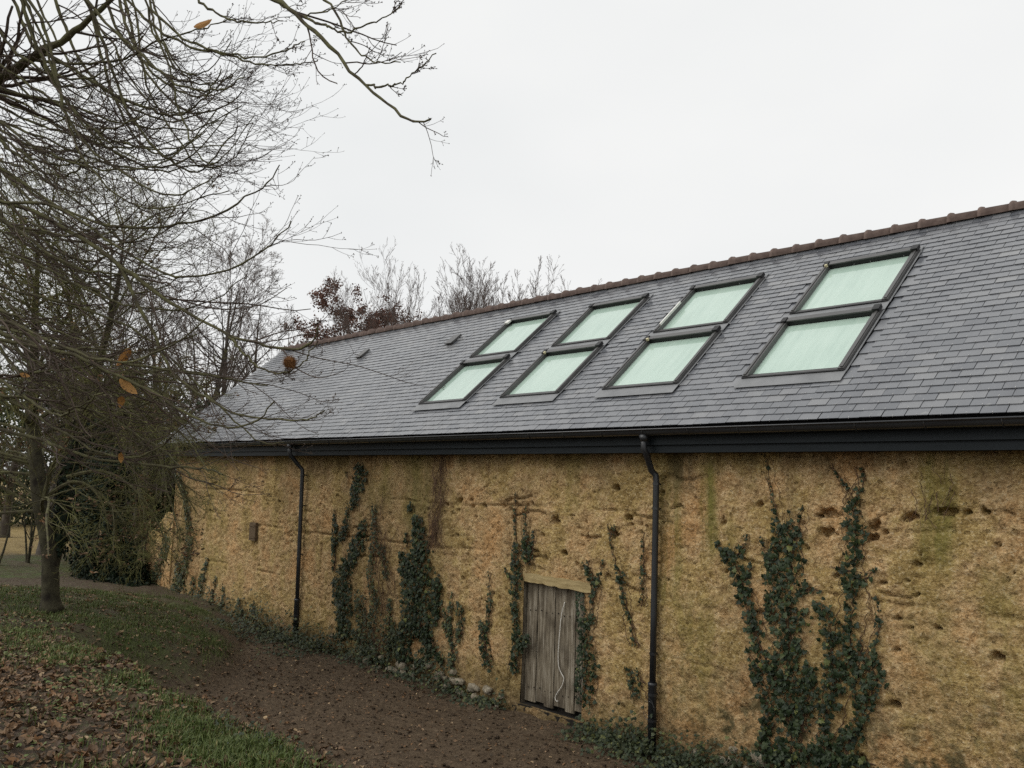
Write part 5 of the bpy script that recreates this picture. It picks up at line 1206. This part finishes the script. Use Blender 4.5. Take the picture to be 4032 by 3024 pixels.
P4, R4 = grow(p4_, d4_, l4_, r4_, 2, .1, .05, q, .8)
V, F = join_tubes([(P2, R2, 4), (P3, R3_, 3), (P4, R4, 3)]); keep(mesh_np('twigs', V, F, M['twig']), t2)
# buds
bp = np.concatenate([P2[:, -1], P3[:, -1], P4[:, -1]]); n = len(bp)
ov = np.array([(0, 0, -1), (.5, 0, 0), (-.25, .43, 0), (-.25, -.43, 0), (0, 0, 1.2)]); of = np.array([(0, 2, 1), (0, 3, 2), (0, 1, 3), (4, 1, 2), (4, 2, 3), (4, 3, 1)])
V, F = scatter(ov, of, bp, rot_from(q.normal(0, 1, (n, 3)), np.zeros(n)), q.uniform(.004, .0075, n)); keep(mesh_np('buds', V, F, M['twig']), t2)

# last golden leaves and the spiny husk hanging on the twigs
TW = np.concatenate([P1.reshape(-1, 3), P2.reshape(-1, 3)])
def nearest_twig(p): return TW[np.argmin(((TW - p) ** 2).sum(1))]
def hang_leaf(px, py, px2, py2, depth, label, mat='gold', w=1.0):
    a, c = at(px, py, depth), at(px2, py2, depth + .03); nt_w = nearest_twig(a); sh = nt_w - a; sh = sh * max(0, 1 - .035 / (np.linalg.norm(sh) + 1e-6)); a, c = a + sh, c + sh; L = np.linalg.norm(c - a); y = (c - a) / L
    nn = -FWD + CR * .5 + CU * .3; x = np.cross(y, nn); x /= np.linalg.norm(x); z = np.cross(x, y)
    V = (LT[2][0] * np.array([w, 1, .5]) + [0, .5, 0]) * L; V = V @ np.stack([x, y, z]) + a
    root = mesh_np('hanging_leaf', V, LT[2][1], M[mat]); tag(root, label, 'leaf', 'last leaves on the chestnut')
    mb = MB(); mb.tube([nt_w, (nt_w + a) / 2 + CU * .004, a, a + y * .03], .0016, 4); keep_ = mb.build('stalk', M['twig'], root)
hang_leaf(283, 755, 254, 792, 5.2, 'golden dead leaf pointing upward, above the folded leaf')
hang_leaf(258, 820, 296, 852, 5.2, 'folded golden-brown leaf slanting down in the chestnut twigs', w=1.1)
hang_leaf(270, 852, 266, 876, 5.2, 'small round golden leaf hanging just under the folded leaf', w=1.5)
hang_leaf(264, 978, 264, 1000, 5.4, 'lone small tan leaf hanging level with the fascia', w=1.3)
hang_leaf(38, 806, 60, 812, 5.5, 'tiny orange leaf lying along a mossy limb', w=1.4)
hang_leaf(372, 58, 412, 42, 5.0, 'curled orange leaf caught high in the upper twigs', w=.9)
bc = at(626, 783, 4.65); br_ = .033
root = empty('chestnut_husk', tuple(bc)); tag(root, 'round spiny brown chestnut husk on a twig before the roof', 'husk')
th_ = np.arange(700) * 2.399963; zz = 1 - 2 * (np.arange(700) + .5) / 700; dd_ = np.stack([np.sqrt(1 - zz ** 2) * np.cos(th_), np.sqrt(1 - zz ** 2) * np.sin(th_), zz], 1) + q.normal(0, .12, (700, 3))
sp0 = bc + dd_ * br_ * .7; sp1 = bc + dd_ * br_ * q.uniform(1.0, 1.3, (700, 1)); V, F = tubes(np.stack([sp0, sp1], 1), np.tile([[.0011, .0003]], (700, 1)), 3); keep(mesh_np('spines', V, F, M['burr']), root)
V, F = stone_mesh(3); keep(mesh_np('shell', bc + V * br_ * .82, F, M['burr'], None, True), root)
mb = MB(); nt_w = nearest_twig(bc); mb.tube([bc, (bc + nt_w) / 2 + CR * .004, nt_w], .0024, 5); keep(mb.build('stalk', M['twig']), root)
